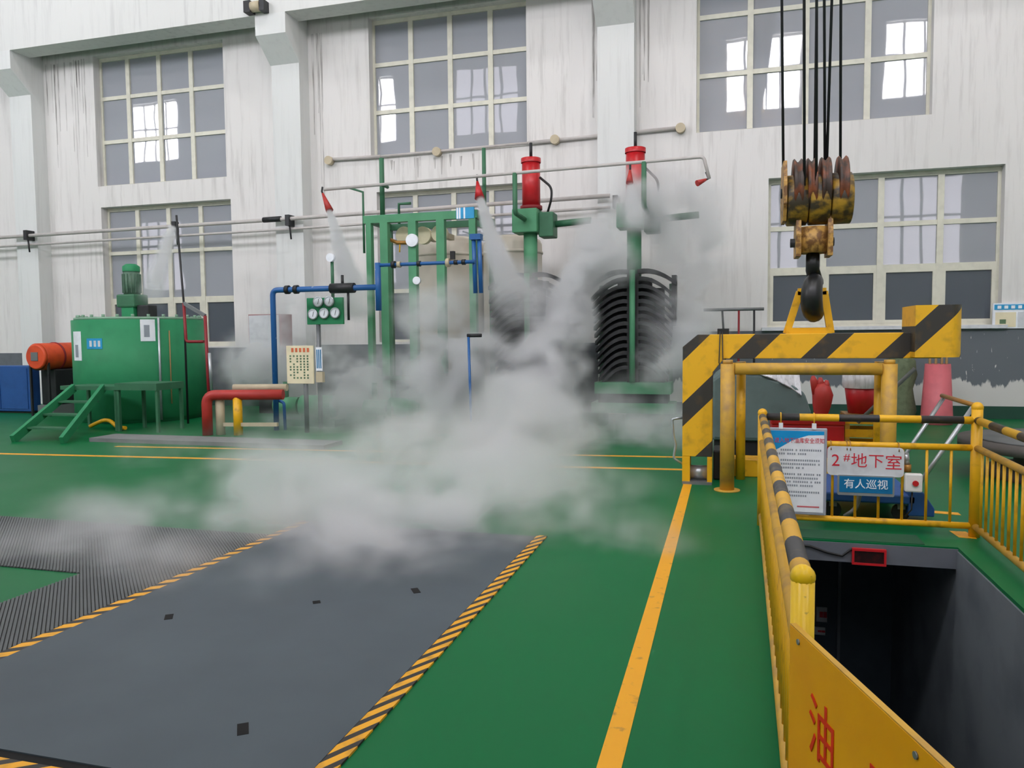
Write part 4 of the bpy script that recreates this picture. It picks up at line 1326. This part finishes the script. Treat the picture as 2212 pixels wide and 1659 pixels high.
PATCH_ = MB().box((0.36, 6.34, 0), (1.43, 6.62, 0.006)).build('dark_floor_patch', paint('dark_green_patch', (24, 84, 56), 0.7))  # thin slab in a darker green than the floor around it
tag(PATCH_, 'dark green patch on the floor under the safety poster at the pit edge', 'mat')
RL = railing('pit_railing', 'yellow railing along the left side of the stair pit with worn banded rail', NP, LC, M_RAILY, 0.13,
             [(NP, 0.955, 0.032, M_YELBRIGHT), (LC, 0.98, 0.036, M_YEL)])
RF = railing('pit_railing', 'yellow railing at the far end of the stair pit, carrying the signs', LC + Vector((0.03, 0, 0)), RC, M_RAILX, 0.168, [])
RR = railing('pit_railing', 'yellow railing along the right side of the stair pit', Vector((1.80, 3.2, 0)), RC - Vector((0, 0.03, 0)), M_RAILYR, 0.125,
             [(RC, 1.055, 0.04, M_YEL)])

# gate leaf with the red characters
gd = Vector((0.23, -0.71, 0)).normalized()
GT = thing('gate_panel', 'orange-yellow sheet metal gate leaf with red characters in the foreground', 'gate', (NP.x, NP.y, 0))
g0_ = Vector((0.170, 2.205, 0)); g1_ = g0_ + gd * 0.76
nrm = Vector((gd.y, -gd.x, 0)).normalized()      # towards the viewer's side
if nrm.x > 0:
    nrm = -nrm
MB().bar(Vector((g0_.x, g0_.y, 0.50)), Vector((g1_.x, g1_.y, 0.50)), 0.006, 0.60).build('sheet', M_PANEL, GT)
for z in (0.797, 0.203):
    MB().bar(Vector((g0_.x, g0_.y, z)) - nrm * 0.006, Vector((g1_.x, g1_.y, z)) - nrm * 0.006, 0.016, 0.014).build('folded_edge', M_YEL_W, GT)
for z in (0.72, 0.3):
    MB().cyl(Vector((g0_.x, g0_.y, z - 0.04)) - nrm * 0.012, Vector((g0_.x, g0_.y, z + 0.04)) - nrm * 0.012, 0.012, n=10).build('hinge', M_YEL, GT)
for s_ in (0.06, 0.62):
    p = g0_ + gd * s_ + nrm * 0.003
    MB().cyl(Vector((p.x, p.y, 0.775)), Vector((p.x, p.y, 0.775)) + nrm * 0.004, 0.008, n=10).build('rivet', M_GREY, GT)


def on_gate(u, v):
    d = ray(u, v)
    d = Vector(d)
    o = Vector((0, 0, CAMH))
    pl_ = g0_ + nrm * 0.0045
    t = (pl_ - o).dot(nrm) / d.dot(nrm)
    p = o + d * t
    return (p - g0_).dot(gd), p.z


sL, zT = on_gate(1745, 1470)
sR, _ = on_gate(1808, 1560)
_, zB = on_gate(1790, 1650)
cw = max(sR - sL, 0.05)
ch = 0.155
text('油', ch * 1.12, M_TXTRED2, GT, (g0_ + gd * ((sL + sR) / 2) + nrm * 0.0045) + Vector((0, 0, 0.585)), gd, (0, 0, 1), 'character', sx=0.9)
text('库', ch * 1.12, M_TXTRED2, GT, (g0_ + gd * ((sL + sR) / 2 + 0.30) + nrm * 0.0045) + Vector((0, 0, 0.585)), gd, (0, 0, 1), 'character', sx=0.9)

# signs hung on the far railing
yp = 6.64
PO = thing('safety_poster', 'framed white safety poster with blue top hanging on the far railing', 'poster', (0.53, yp, 0.12))
px0, px1, pz0, pz1 = 0.285, 0.770, 0.118, 0.832
MB().box((px0, yp, pz0), (px1, yp + 0.018, pz1)).build('backing', M_SILVER, PO, 0.008)
sh = MB().box((px0 + 0.024, yp - 0.003, pz0 + 0.024), (px1 - 0.024, yp, pz1 - 0.024)).build('printed_sheet', M_WHITE, PO)
xa, xb, zt_ = px0 + 0.024, px1 - 0.024, pz1 - 0.024
poly = [(xa, zt_), (xb, zt_), (xb, zt_ - 0.03), (xb - 0.12, zt_ - 0.035), (xa + 0.20, zt_ - 0.075), (xa + 0.10, zt_ - 0.14), (xa, zt_ - 0.20)]
MB().prism([Vector((x, yp - 0.004, z)) for x, z in poly], (0, 0.001, 0)).build('blue_header', M_POSTBLUE, sh)
text('进入地下油库安全须知', 0.047, M_TXTRED, sh, ((xa + xb) / 2 + 0.03, yp - 0.0046, zt_ - 0.082), name='heading', sx=0.82)
random.seed(3)
zz = zt_ - 0.15
for para in ((1, 2), (2, 3), (3, 4), (4, 2)):
    for r in range(para[1]):
        x = xa + 0.075 + (0.03 if r == 0 else 0.0)
        xe = xb - 0.03 - (random.random() * 0.12 if r == para[1] - 1 else 0)
        while x < xe:
            wgl = 0.011
            MB().box((x, yp - 0.0042, zz - 0.016), (x + wgl, yp - 0.003, zz)).build('text_mark', M_TXTGREY, sh)
            x += wgl + (0.006 if random.random() > 0.08 else 0.02)
        zz -= 0.031
    zz -= 0.022
MB().box((xb - 0.20, yp - 0.0042, pz0 + 0.062), (xb - 0.03, yp - 0.003, pz0 + 0.074)).build('text_mark', M_PINK, sh)
for u in (1687, 1759):
    xx = A(u, 915, yp).x
    MB().box((xx - 0.016, yp - 0.006, pz1 - 0.01), (xx + 0.016, yp + 0.02, pz1 + 0.038)).build('hanger', M_WHITE, PO)
    MB().tube([(xx, yp + 0.01, pz1 + 0.03), (xx, 6.645, FZT + 0.0), (xx, 6.66, FZT + 0.036), (xx, 6.70, FZT + 0.034)], 0.005, 6).build('tie', M_YEL, PO)


def rounded(x0, x1, z0, z1, r, y, n=5):
    pts = []
    for cx_, cz_, a0 in ((x1 - r, z1 - r, 0), (x0 + r, z1 - r, 90), (x0 + r, z0 + r, 180), (x1 - r, z0 + r, 270)):
        for k in range(n + 1):
            t = math.radians(a0 + 90 * k / n)
            pts.append(Vector((cx_ + r * math.cos(t), y, cz_ + r * math.sin(t))))
    return pts


S2 = thing('basement_sign', 'white rounded plate with red characters wired to the far railing', 'sign', (1.05, yp, 0.45))
MB().prism(rounded(0.772, 1.338, 0.455, 0.690, 0.035, yp), (0, 0.006, 0)).build('plate', M_OFFW, S2)
for ch_, xx, sz, dz in (('2', 0.835, 0.135, 0.0), ('#', 0.918, 0.085, 0.03), ('地', 1.01, 0.125, 0.0), ('下', 1.135, 0.12, 0.0), ('室', 1.262, 0.13, -0.008)):
    text(ch_, sz, M_TXTRED, S2, (xx, yp - 0.001, 0.572 + dz), name='character')
for xx in (0.80, 0.92, 0.945, 1.30):
    MB().tube([(xx, yp - 0.002, 0.66), (xx, 6.655, 0.725), (xx, 6.69, 0.73)], 0.004, 6).build('tie_wire', M_BRASS, S2)

S3 = thing('patrol_sign', 'blue sign with white characters below the red lettered plate', 'sign', (1.06, yp, 0.3))
MB().prism(rounded(0.850, 1.270, 0.298, 0.462, 0.012, yp - 0.012), (0, 0.014, 0)).build('frame', M_GALV, S3)
fb = MB().box((0.864, yp - 0.0145, 0.322), (1.256, yp - 0.012, 0.452)).build('face', M_SIGNBLUE, S3)
text('有人巡视', 0.082, M_WHITE, S3, (1.06, yp - 0.0155, 0.388), name='lettering', bold=0.0005, sx=1.0)
SW = thing('switch_box', 'small white switch box with a red button on the far railing', 'switch', (1.40, yp, 0.34))
MB().box((1.342, yp - 0.03, 0.345), (1.468, yp + 0.02, 0.492)).build('box', M_SWITCH, SW, 0.012)
MB().cyl((1.415, yp - 0.045, 0.418), (1.415, yp - 0.03, 0.418), 0.022, n=18).build('red_button', M_RED, SW)
MB().tube([(1.40, yp, 0.345), (1.40, yp + 0.01, 0.2), (1.36, yp + 0.03, 0.14)], 0.006, 6).build('cable', M_BLACK, SW)
CL = thing('warning_beacon', 'small beacon with brown base behind the red lettered plate', 'beacon', (1.375, 6.70, 0.49))
MB().cyl((1.375, 6.72, 0.49), (1.375, 6.72, 0.55), 0.032, n=16).build('base', M_BRASS, CL)
MB().cyl((1.37, 6.72, 0.55), (1.365, 6.72, 0.64), 0.028, 0.022, n=16).build('lens', M_GALV, CL)

# sign and cable on the pit lintel
LS = thing('led_sign', 'unlit display sign in a red frame on the pit lintel', 'sign', (1.04, 6.29, -0.165))
yl = PY1 - 0.012
for a_, b_ in (((0.918, -0.168), (0.934, -0.042)), ((1.142, -0.168), (1.158, -0.042)), ((0.934, -0.06), (1.142, -0.042)), ((0.934, -0.168), (1.142, -0.152))):
    MB().box((a_[0], yl - 0.03, a_[1]), (b_[0], yl, b_[1])).build('frame_bar', M_RED, LS)
MB().box((0.934, yl - 0.02, -0.152), (1.142, yl, -0.06)).build('screen', M_LED, LS)
ca = MB().tube([(0.42, yl - 0.012, -0.04), (0.62, yl - 0.012, -0.05), (0.74, yl - 0.012, -0.09), (0.85, yl - 0.012, -0.11), (0.905, yl - 0.012, -0.06), (0.93, yl - 0.012, -0.05)], 0.009, 8).build('sign_cable', M_BLACK)
tag(ca, 'dark cable drooping along the pit lintel to the red framed sign', 'cable')
for k, (u, v0, v1, lab) in enumerate(((1779, 1312, 1346, 'upper white plaque with red marks on the pit end wall'), (1775, 1356, 1374, 'lower white plaque with red marks on the pit end wall'))):
    a_ = A(u - 15, v0, PEND - 0.04); b_ = A(u + 8, v1, PEND - 0.04)
    t = thing('wall_plaque', lab, 'sign', ((a_.x + b_.x) / 2, PEND - 0.02, b_.z))
    MB().box((a_.x, PEND - 0.02, b_.z), (b_.x, PEND, a_.z)).build('plate', M_OFFW, t)
    for j in (0.3, 0.65):
        xx = a_.x + (b_.x - a_.x) * j
        MB().box((xx, PEND - 0.024, b_.z + 0.05), (xx + 0.035, PEND - 0.02, a_.z - 0.05)).build('red_mark', M_TXTRED, t)

# ================================================================== THINGS BEHIND THE RAILING
CM = thing('covered_machine', 'low machine under a dark teal tarpaulin behind the goalpost stand', 'machine', (0.45, 10.6, 0))
prof = [(-0.22, 0.22), (1.02, 0.22), (1.0, 0.62), (0.92, 0.86), (0.72, 0.98), (0.36, 1.10), (-0.1, 1.12), (-0.22, 1.02)]
MB().prism([Vector((x, 10.3, z)) for x, z in prof], (0, 1.3, 0)).build('cover', M_TEAL, CM, 0.05)
MB().box((-0.18, 10.36, 0), (0.98, 11.5, 0.22)).build('base', M_IRON, CM)
sh_ = MB()
v = []
for j in range(12):
    s_ = j / 11
    x = 0.1 + 0.78 * s_
    yy = 10.28 + 0.03 * math.sin(j * 2.1)
    v += [(x, yy, 1.12 - 0.30 * s_ ** 2.0), (x, 10.75, 1.17 + 0.02 * math.sin(j * 1.7))]
f = [(2 * j, 2 * j + 2, 2 * j + 3, 2 * j + 1) for j in range(11)]
so = sh_.add(v, f).build('plastic_sheet', M_SHEET)
so.modifiers.new('thick', 'SOLIDIFY').thickness = 0.012
tag(so, 'crumpled shiny plastic sheet lying over the teal tarpaulin', 'sheet')
MB().box((0.2, 10.7, 1.1), (0.9, 10.76, 1.165)).build('pipe_rest', M_GREY, CM)

# red chest, red cloth, red bucket, yellow crate
rx = thing('red_chest', 'bright red metal chest low behind the safety poster', 'chest', (0.95, 9.2, 0))
MB().box((0.48, 9.31, 0.0), (1.26, 9.76, 0.56)).build('body', M_RED, rx, 0.02)
MB().box((0.47, 9.30, 0.56), (1.265, 9.77, 0.62)).build('lid', M_RED, rx, 0.015)
# lumpy red cloth bundle with finger-like folds
rc = MB()
cl_pts = [((1.03, 9.54, 0.66), 0.075), ((1.04, 9.54, 0.76), 0.10), ((1.05, 9.54, 0.88), 0.115), ((1.03, 9.54, 0.97), 0.10)]
rc.tube([p_ for p_, _ in [((1.02, 9.54, 0.625), 0)] + cl_pts + [((1.02, 9.54, 1.02), 0)]], [0.07] + [r_ for _, r_ in cl_pts] + [0.06], 14)
for dx, top_ in ((-0.075, 1.11), (0.0, 1.09), (0.065, 1.06)):
    rc.tube([(1.02 + dx * 0.6, 9.52, 0.9), (1.02 + dx, 9.52, top_ - 0.05), (1.02 + dx * 1.05, 9.52, top_)], [0.045, 0.04, 0.018], 10)
rco = rc.build('cloth_bundle', M_RUST)
tag(rco, 'upright red cloth bundle with folded tips on the red chest', 'cloth')
bk = thing('red_bucket', 'red bucket covered with white plastic on the yellow crate', 'bucket', (1.47, 9.6, 0.7))
MB().lathe((1.465, 9.6, 0.682), [(0, 0.0), (0.135, 0.0), (0.185, 0.36), (0.17, 0.36), (0, 0.34)], 26).build('pail', M_RED, bk)
MB().lathe((1.465, 9.6, 1.02), [(0.19, -0.05), (0.205, 0.0), (0.20, 0.10), (0.12, 0.13), (0, 0.13)], 26).build('plastic_cover', M_SHEET, bk)
MB().bar((1.66, 9.55, 0.68), (1.66, 9.55, 1.08), 0.03, 0.05, (0, 1, 0)).build('edge_strip', M_SHEET, bk)
yc = thing('yellow_crate', 'yellow slatted crate holding up the red bucket', 'crate', (1.5, 9.6, 0))
for x in (1.30, 1.68):
    for yy in (9.42, 9.78):
        MB().box((x - 0.025, yy - 0.02, 0), (x + 0.025, yy + 0.02, 0.66)).build('post', M_YEL_W, yc)
for z in (0.12, 0.27, 0.42, 0.57):
    MB().box((1.275, 9.395, z), (1.705, 9.42, z + 0.09)).build('slat', M_YEL, yc)
    MB().box((1.275, 9.78, z), (1.705, 9.805, z + 0.09)).build('slat', M_YEL, yc)
    MB().box((1.68, 9.42, z), (1.705, 9.78, z + 0.09)).build('slat', M_YEL, yc)
MB().box((1.275, 9.395, 0.66), (1.705, 9.805, 0.68)).build('top_board', M_TAN, yc)
pr_ = MB().cyl((1.36, 9.1, 0.62), (1.90, 9.0, 1.22), 0.022, n=10).build('prop_bar', M_GREY)
tag(pr_, 'slanting grey bar in front of the red bucket', 'bar')

# olive sack and pink bin at the wall
osk = MB()
osk.lathe((2.97, 15.15, 0), [(0, 0.0), (0.22, 0.0), (0.24, 0.2), (0.22, 0.6), (0.245, 0.85), (0.22, 1.1), (0.12, 1.22), (0, 1.24)], 20)
for v_ in osk.v:
    v_.x += 0.025 * math.sin(v_.z * 9 + v_.y * 12); v_.y += 0.02 * math.cos(v_.z * 11 + v_.x * 10)
tag(osk.build('canvas_sack', M_OLIVE), 'tall olive canvas sack standing by the far wall beside the pink bin', 'sack')
pk = thing('pink_bin', 'tall pink bin holding wooden handles by the far wall', 'bin', (3.50, 14.9, 0))
MB().lathe((3.50, 14.9, 0), [(0, 0), (0.25, 0.0), (0.255, 0.1), (0.2, 1.05), (0.19, 1.05), (0.19, 0.9), (0, 0.9)], 24).build('shell', M_PINK, pk)
for dx in (-0.12, -0.03, 0.06, 0.13):
    MB().cyl((3.50 + dx, 14.9, 0.9), (3.50 + dx * 1.1, 14.9, 1.3), 0.022, n=8).build('handle', M_WOOD, pk)

# push trolley with blue deck
tr = thing('push_trolley', 'blue push trolley with slanting silver handle bars behind the far railing', 'trolley', (1.2, 7.5, 0))
MB().box((0.78, 7.05, 0.155), (1.52, 8.0, 0.235)).build('deck', M_BLUE_D, tr, 0.015)
for x, yy in ((0.88, 7.15), (1.42, 7.15), (0.88, 7.9), (1.42, 7.9)):
    MB().cyl((x, yy - 0.025, 0.07), (x, yy + 0.025, 0.07), 0.07, n=18).build('wheel', M_BLACK, tr)
    MB().box((x - 0.03, yy - 0.04, 0.10), (x + 0.03, yy + 0.04, 0.155)).build('caster_fork', M_GREY, tr)
MB().tube([(1.44, 7.08, 0.15), (1.93, 7.09, 0.98)], 0.019, 10).build('handle_bar', M_GALV, tr)
MB().tube([(1.44, 7.95, 0.15), (1.94, 8.03, 0.98)], 0.019, 10).build('handle_bar', M_GALV, tr)
MB().tube([(1.935, 6.88, 1.0), (1.945, 8.1, 1.0)], 0.02, 10).build('push_grip', M_WOOD if False else M_BRASS, tr)
MB().prism([Vector((1.46, 7.05, 0.06)), Vector((1.66, 7.05, 0.06)), Vector((1.66, 7.05, 0.13)), Vector((1.57, 7.05, 0.27)), Vector((1.46, 7.05, 0.27))], (0, 0.35, 0)).build('motor_hood', M_BLUE_D, tr, 0.01)
tag(MB().tube([(1.06, 6.95, 0.55), (1.07, 6.96, 0.25), (1.04, 6.95, 0.12), (0.95, 6.95, 0.05)], 0.02, 8, 0.06).build('grey_hose', M_GREY), 'bent grey hose hanging behind the blue sign', 'hose')

# low round plinth to the right, behind the right railing
rb = thing('round_reel', 'large low dark reel lying behind the right railing', 'reel', (3.55, 9.6, 0))
MB().lathe((3.55, 9.6, 0), [(0, 0), (0.75, 0.0), (0.75, 0.10), (0.5, 0.12), (0.5, 0.30), (1.05, 0.32), (1.05, 0.42), (0, 0.42)], 40).build('drum', M_BROWNGREY, rb)
MB().lathe((3.55, 9.6, 0.42), [(0.0, 0), (0.9, 0), (0.9, 0.02), (0, 0.02)], 40).build('top_disc', M_CONC, rb)

# wall rack beside the lower right window and notice board
wr = thing('pipe_rack', 'thin steel rack on tall legs against the wall left of the lower right window', 'rack', (0.1, 15.3, 0))
MB().tube([(-0.48, 15.3, 2.07), (0.63, 15.3, 2.07)], 0.03, 8).build('top_bar', M_GREY, wr)
for u0, u1 in ((1560, 1573), (1596, 1596), (1629, 1630)):
    p = A(u0, 672, 15.3); q = A(u1, 720, 15.3)
    sl = (q.x - p.x) / (q.z - p.z)
    MB().tube([(p.x, 15.3, 2.07), (p.x - sl * 2.07 * 0.25, 15.3, 0)], 0.02, 8).build('leg', M_RED_D if u0 == 1596 else M_IRON, wr)
wb = thing('wall_noticeboard', 'white notice board with blue heading strip on the far wall at right', 'notice board', (4.95, 15.98, 1.65))
MB().box((4.63, 15.95, 1.655), (5.5, 15.988, 2.115)).build('board', M_WHITE, wb)
MB().box((4.65, 15.944, 1.995), (5.48, 15.95, 2.09)).build('heading_strip', M_LBLUE, wb)
for k in range(7):
    MB().box((4.70 + 0.11 * k, 15.94, 2.015), (4.76 + 0.11 * k, 15.944, 2.07)).build('heading_mark', M_WHITE, wb)
MB().box((4.67, 15.944, 1.68), (5.0, 15.95, 1.95)).build('pale_sheet', M_CREAM, wb)
MB().box((5.03, 15.944, 1.68), (5.45, 15.95, 1.95)).build('pale_sheet', M_OFFW, wb)
MB().box((4.74, 15.94, 1.74), (4.84, 15.944, 1.82)).build('printed_mark', M_TXTGREEN, wb)

# ================================================================== VAPOUR (real volumes on a voxel grid)


def vapour_material(name, dens):
    m = bpy.data.materials.new(name)
    m.use_nodes = True
    nt = m.node_tree
    nt.nodes.remove(nt.nodes['Principled BSDF'])
    pv = nt.nodes.new('ShaderNodeVolumePrincipled')
    pv.inputs['Color'].default_value = (0.975, 0.984, 0.998, 1)
    pv.inputs['Density'].default_value = dens
    pv.inputs['Anisotropy'].default_value = 0.2
    nt.links.new(pv.outputs[0], nt.nodes['Material Output'].inputs['Volume'])
    return m


class GN:
    def __init__(s, name):
        s.g = bpy.data.node_groups.new(name, 'GeometryNodeTree')
        s.g.interface.new_socket('Geometry', in_out='INPUT', socket_type='NodeSocketGeometry')
        s.g.interface.new_socket('Geometry', in_out='OUTPUT', socket_type='NodeSocketGeometry')
        s.out = s.g.nodes.new('NodeGroupOutput')
        s.pos = s.g.nodes.new('GeometryNodeInputPosition').outputs[0]

    def n(s, t, **kw):
        x = s.g.nodes.new(t)
        for k, v in kw.items():
            setattr(x, k, v)
        return x

    def put(s, sock, val):
        if hasattr(val, 'is_output'):
            s.g.links.new(val, sock)
        else:
            sock.default_value = val

    def m(s, op, a, b=0.0, c=None):
        x = s.n('ShaderNodeMath', operation=op)
        s.put(x.inputs[0], a)
        s.put(x.inputs[1], b)
        if c is not None:
            s.put(x.inputs[2], c)
        return x.outputs[0]

    def vm(s, op, a, b=(0, 0, 0)):
        x = s.n('ShaderNodeVectorMath', operation=op)
        s.put(x.inputs[0], a)
        if op == 'SCALE':
            s.put(x.inputs['Scale'], b)
        else:
            s.put(x.inputs[1], b)
        return x.outputs['Value'] if op in ('LENGTH', 'DOT_PRODUCT', 'DISTANCE') else x.outputs['Vector']

    def smooth(s, v, a, b, to0=0.0, to1=1.0):
        x = s.n('ShaderNodeMapRange', interpolation_type='SMOOTHSTEP')
        s.put(x.inputs['Value'], v)
        x.inputs['From Min'].default_value = a
        x.inputs['From Max'].default_value = b
        x.inputs['To Min'].default_value = to0
        x.inputs['To Max'].default_value = to1
        return x.outputs['Result']

    def noise(s, vec, scale, detail=4.0, rough=0.55):
        x = s.n('ShaderNodeTexNoise')
        s.put(x.inputs['Vector'], vec)
        x.inputs['Scale'].default_value = scale
        x.inputs['Detail'].default_value = detail
        x.inputs['Roughness'].default_value = rough
        return x

    def finish(s, dens, lo, hi, vox, mat):
        vc = s.n('GeometryNodeVolumeCube')
        s.put(vc.inputs['Density'], dens)
        vc.inputs['Min'].default_value = lo
        vc.inputs['Max'].default_value = hi
        for ax_, k in enumerate('XYZ'):
            vc.inputs['Resolution ' + k].default_value = max(8, int((hi[ax_] - lo[ax_]) / vox))
        sm = s.n('GeometryNodeSetMaterial')
        sm.inputs['Material'].default_value = mat
        s.g.links.new(vc.outputs[0], sm.inputs['Geometry'])
        s.g.links.new(sm.outputs[0], s.out.inputs[0])


def vapour(name, label, group, gn, mat, loc):
    me = bpy.data.meshes.new(name)
    me.materials.append(mat)
    o = bpy.data.objects.new(name, me)
    COL.objects.link(o)
    md = o.modifiers.new('vapour', 'NODES')
    md.node_group = gn.g
    return tag(o, label, 'vapour', group, 'stuff')


# puffs: centre, radii, strength
def C(u, v, Y):
    return tuple(A(u, v, Y))


def Fl(u, v, z=0.12):
    return tuple(G(u, v, z))


PUFFS = [
    # plume blown down between the two fin stacks
    (C(1190, 800, 12.4), (0.62, 0.6, 0.85), 10.92),
    (C(1235, 690, 12.8), (0.42, 0.5, 0.60), 14.04),
    (C(1265, 600, 12.9), (0.36, 0.5, 0.50), 15.12),
    (C(1150, 880, 12.0), (0.70, 0.7, 0.65), 6.0),
    (C(1060, 800, 12.5), (0.7, 0.5, 0.75), 4.99),
    (C(960, 700, 12.4), (1.0, 0.5, 0.75), 3.04),
    (C(930, 810, 12.4), (0.8, 0.6, 0.8), 3.30),
    (C(760, 790, 12.6), (0.7, 0.6, 0.7), 4.32),
    (C(1110, 650, 12.8), (0.80, 0.5, 0.65), 2.79),
    (C(770, 640, 12.5), (0.40, 0.4, 0.40), 3.12),
    (C(1300, 540, 13.0), (0.5, 0.5, 0.7), 4.16),
    (C(1400, 440, 13.3), (0.75, 0.7, 0.65), 3.82),
    (C(1480, 520, 13.6), (0.8, 0.7, 1.1), 3.30),
    (C(1470, 700, 13.6), (0.7, 0.6, 0.9), 2.40),
    (C(1440, 800, 12.9), (0.7, 0.5, 0.6), 1.57),
    (C(560, 790, 13.2), (1.0, 0.7, 0.7), 2.25),
    (C(700, 690, 12.9), (0.6, 0.5, 0.7), 1.3),
    (C(620, 640, 13.8), (1.1, 0.8, 1.0), 1.12),
    # cloud rolling over the floor towards the viewer
    (Fl(1150, 930, 0.3), (1.03, 1.15, 0.78), 2.97),
    (Fl(1000, 970, 0.2), (1.26, 1.03, 0.56), 1.99),
    (Fl(850, 1000), (1.38, 1.03, 0.50), 1.58),
    (Fl(1080, 1020), (1.26, 1.03, 0.50), 1.51),
    (Fl(700, 1030), (1.26, 0.92, 0.43), 1.22),
    (Fl(920, 1080), (1.49, 1.03, 0.43), 1.58),
    (Fl(560, 1065), (1.26, 0.80, 0.36), 1.30),
    (Fl(750, 1120), (1.26, 0.80, 0.38), 1.51),
    (Fl(1050, 1115), (1.03, 0.80, 0.36), 0.94),
    (Fl(730, 1195, 0.08), (0.63, 0.80, 0.29), 1.71),
    (Fl(860, 1205, 0.08), (0.69, 0.57, 0.25), 0.58),
    (Fl(350, 1115, 0.08), (1.15, 0.57, 0.25), 1.35),
    (Fl(180, 1175, 0.08), (1.03, 0.46, 0.20), 1.12),
    (Fl(330, 1225, 0.08), (0.69, 0.46, 0.17), 0.59),
    (Fl(1200, 1135, 0.08), (1.03, 0.46, 0.27), 0.96),
    (Fl(1340, 1165, 0.08), (0.63, 0.34, 0.20), 1.01),
    (Fl(1250, 1050), (0.92, 0.80, 0.31), 0.47),
    (Fl(1530, 1120, 0.08), (0.57, 0.34, 0.20), 0.36),
    (Fl(480, 980), (2.07, 0.92, 0.43), 0.36),
    ((-4.5, 12.2, 0.25), (4.4, 1.4, 0.8), 1.12),
    ((-1.0, 11.6, 0.15), (1.9, 1.6, 0.45), 0.6),
]
gn = GN('vapour_cloud')
w1 = gn.noise(gn.pos, 0.8, 2.0)
warp = gn.vm('SCALE', gn.vm('SUBTRACT', w1.outputs['Color'], (0.5, 0.5, 0.5)), 1.1)
pw_ = gn.vm('ADD', gn.pos, warp)
ps = gn.vm('MULTIPLY', pw_, (1.0, 0.75, 1.35))
n1 = gn.noise(ps, 1.15, 6.0, 0.6).outputs['Fac']
small = gn.vm('SCALE', warp, 0.55)
pq = gn.vm('ADD', gn.pos, small)
tot = None
for c_, r_, st_ in PUFFS:
    d_ = gn.vm('LENGTH', gn.vm('DIVIDE', gn.vm('SUBTRACT', pq, c_), r_))
    e_ = gn.smooth(d_, 0.0, 1.30, st_, 0.0)
    tot = e_ if tot is None else gn.m('ADD', tot, e_)
n2 = gn.noise(gn.vm('ADD', gn.pos, small), 3.6, 3.0, 0.5).outputs['Fac']
mod = gn.m('MULTIPLY', gn.smooth(n1, 0.42, 0.60, 0.14, 1.7), gn.smooth(n2, 0.33, 0.67, 0.35, 1.6))
dens = gn.m('MULTIPLY', tot, mod)
dens = gn.m('MAXIMUM', gn.m('SUBTRACT', dens, 0.06), 0.0)
VM = vapour_material('vapour', 1.3)
gn.finish(dens, (-9.5, 3.4, 0.02), (1.2, 15.0, 5.2), 0.085, VM)
vapour('vapour_cloud', 'pale vapour cloud rolling across the floor in front of the machines', None, gn, VM, None)


def jet(lab, p0, p1, r0, r1, st_):
    p0 = Vector(p0); p1 = Vector(p1)
    d = (p1 - p0); ln = d.length; d.normalize()
    g = GN('vapour_jet')
    wv = gn and g.noise(g.pos, 3.0, 2.0)
    pp_ = g.vm('ADD', g.pos, g.vm('SCALE', g.vm('SUBTRACT', wv.outputs['Color'], (0.5, 0.5, 0.5)), 0.12))
    rel = g.vm('SUBTRACT', pp_, tuple(p0))
    t = g.vm('DOT_PRODUCT', rel, tuple(d))
    perp = g.vm('LENGTH', g.vm('SUBTRACT', rel, g.vm('SCALE', tuple(d), t)))
    rr = g.m('ADD', g.m('MULTIPLY', t, (r1 - r0) / ln), r0)
    q = g.m('DIVIDE', perp, g.m('MAXIMUM', rr, 0.01))
    body_ = g.smooth(q, 0.3, 1.15, 1.0, 0.0)
    ends = g.m('MULTIPLY', g.smooth(t, -0.02, 0.04), g.smooth(t, ln * 0.6, ln * 1.05, 1.0, 0.0))
    fade = g.m('DIVIDE', r0 * 2.2, g.m('MAXIMUM', rr, 0.01))
    ds = g.m('MULTIPLY', g.m('MULTIPLY', body_, ends), g.m('MULTIPLY', fade, st_))
    lo = [min(p0[i], p1[i]) - r1 * 1.3 - 0.05 for i in range(3)]
    hi = [max(p0[i], p1[i]) + r1 * 1.3 + 0.05 for i in range(3)]
    mt = vapour_material('vapour_jet', 1.0)
    g.finish(ds, lo, hi, 0.028, mt)
    vapour('vapour_jet', lab, 'vapour jets from the spray horns', g, mt, None)


jet('white vapour jet blowing from the left spray horn', A(712, 455, 12.7), A(768, 655, 12.3), 0.06, 0.30, 20.0)
jet('white vapour jet blowing from the horn in front of the blue plate', A(1036, 428, 12.7), A(1105, 650, 12.3), 0.07, 0.32, 20.0)
jet('white vapour jet blowing from the horn below the right cylinder', A(1360, 395, 12.7), A(1378, 500, 12.4), 0.05, 0.26, 16.0)
jet('faint white vapour jet falling onto the oil tank in front of the window', A(372, 488, 13.3), A(322, 660, 13.0), 0.10, 0.32, 7.0)
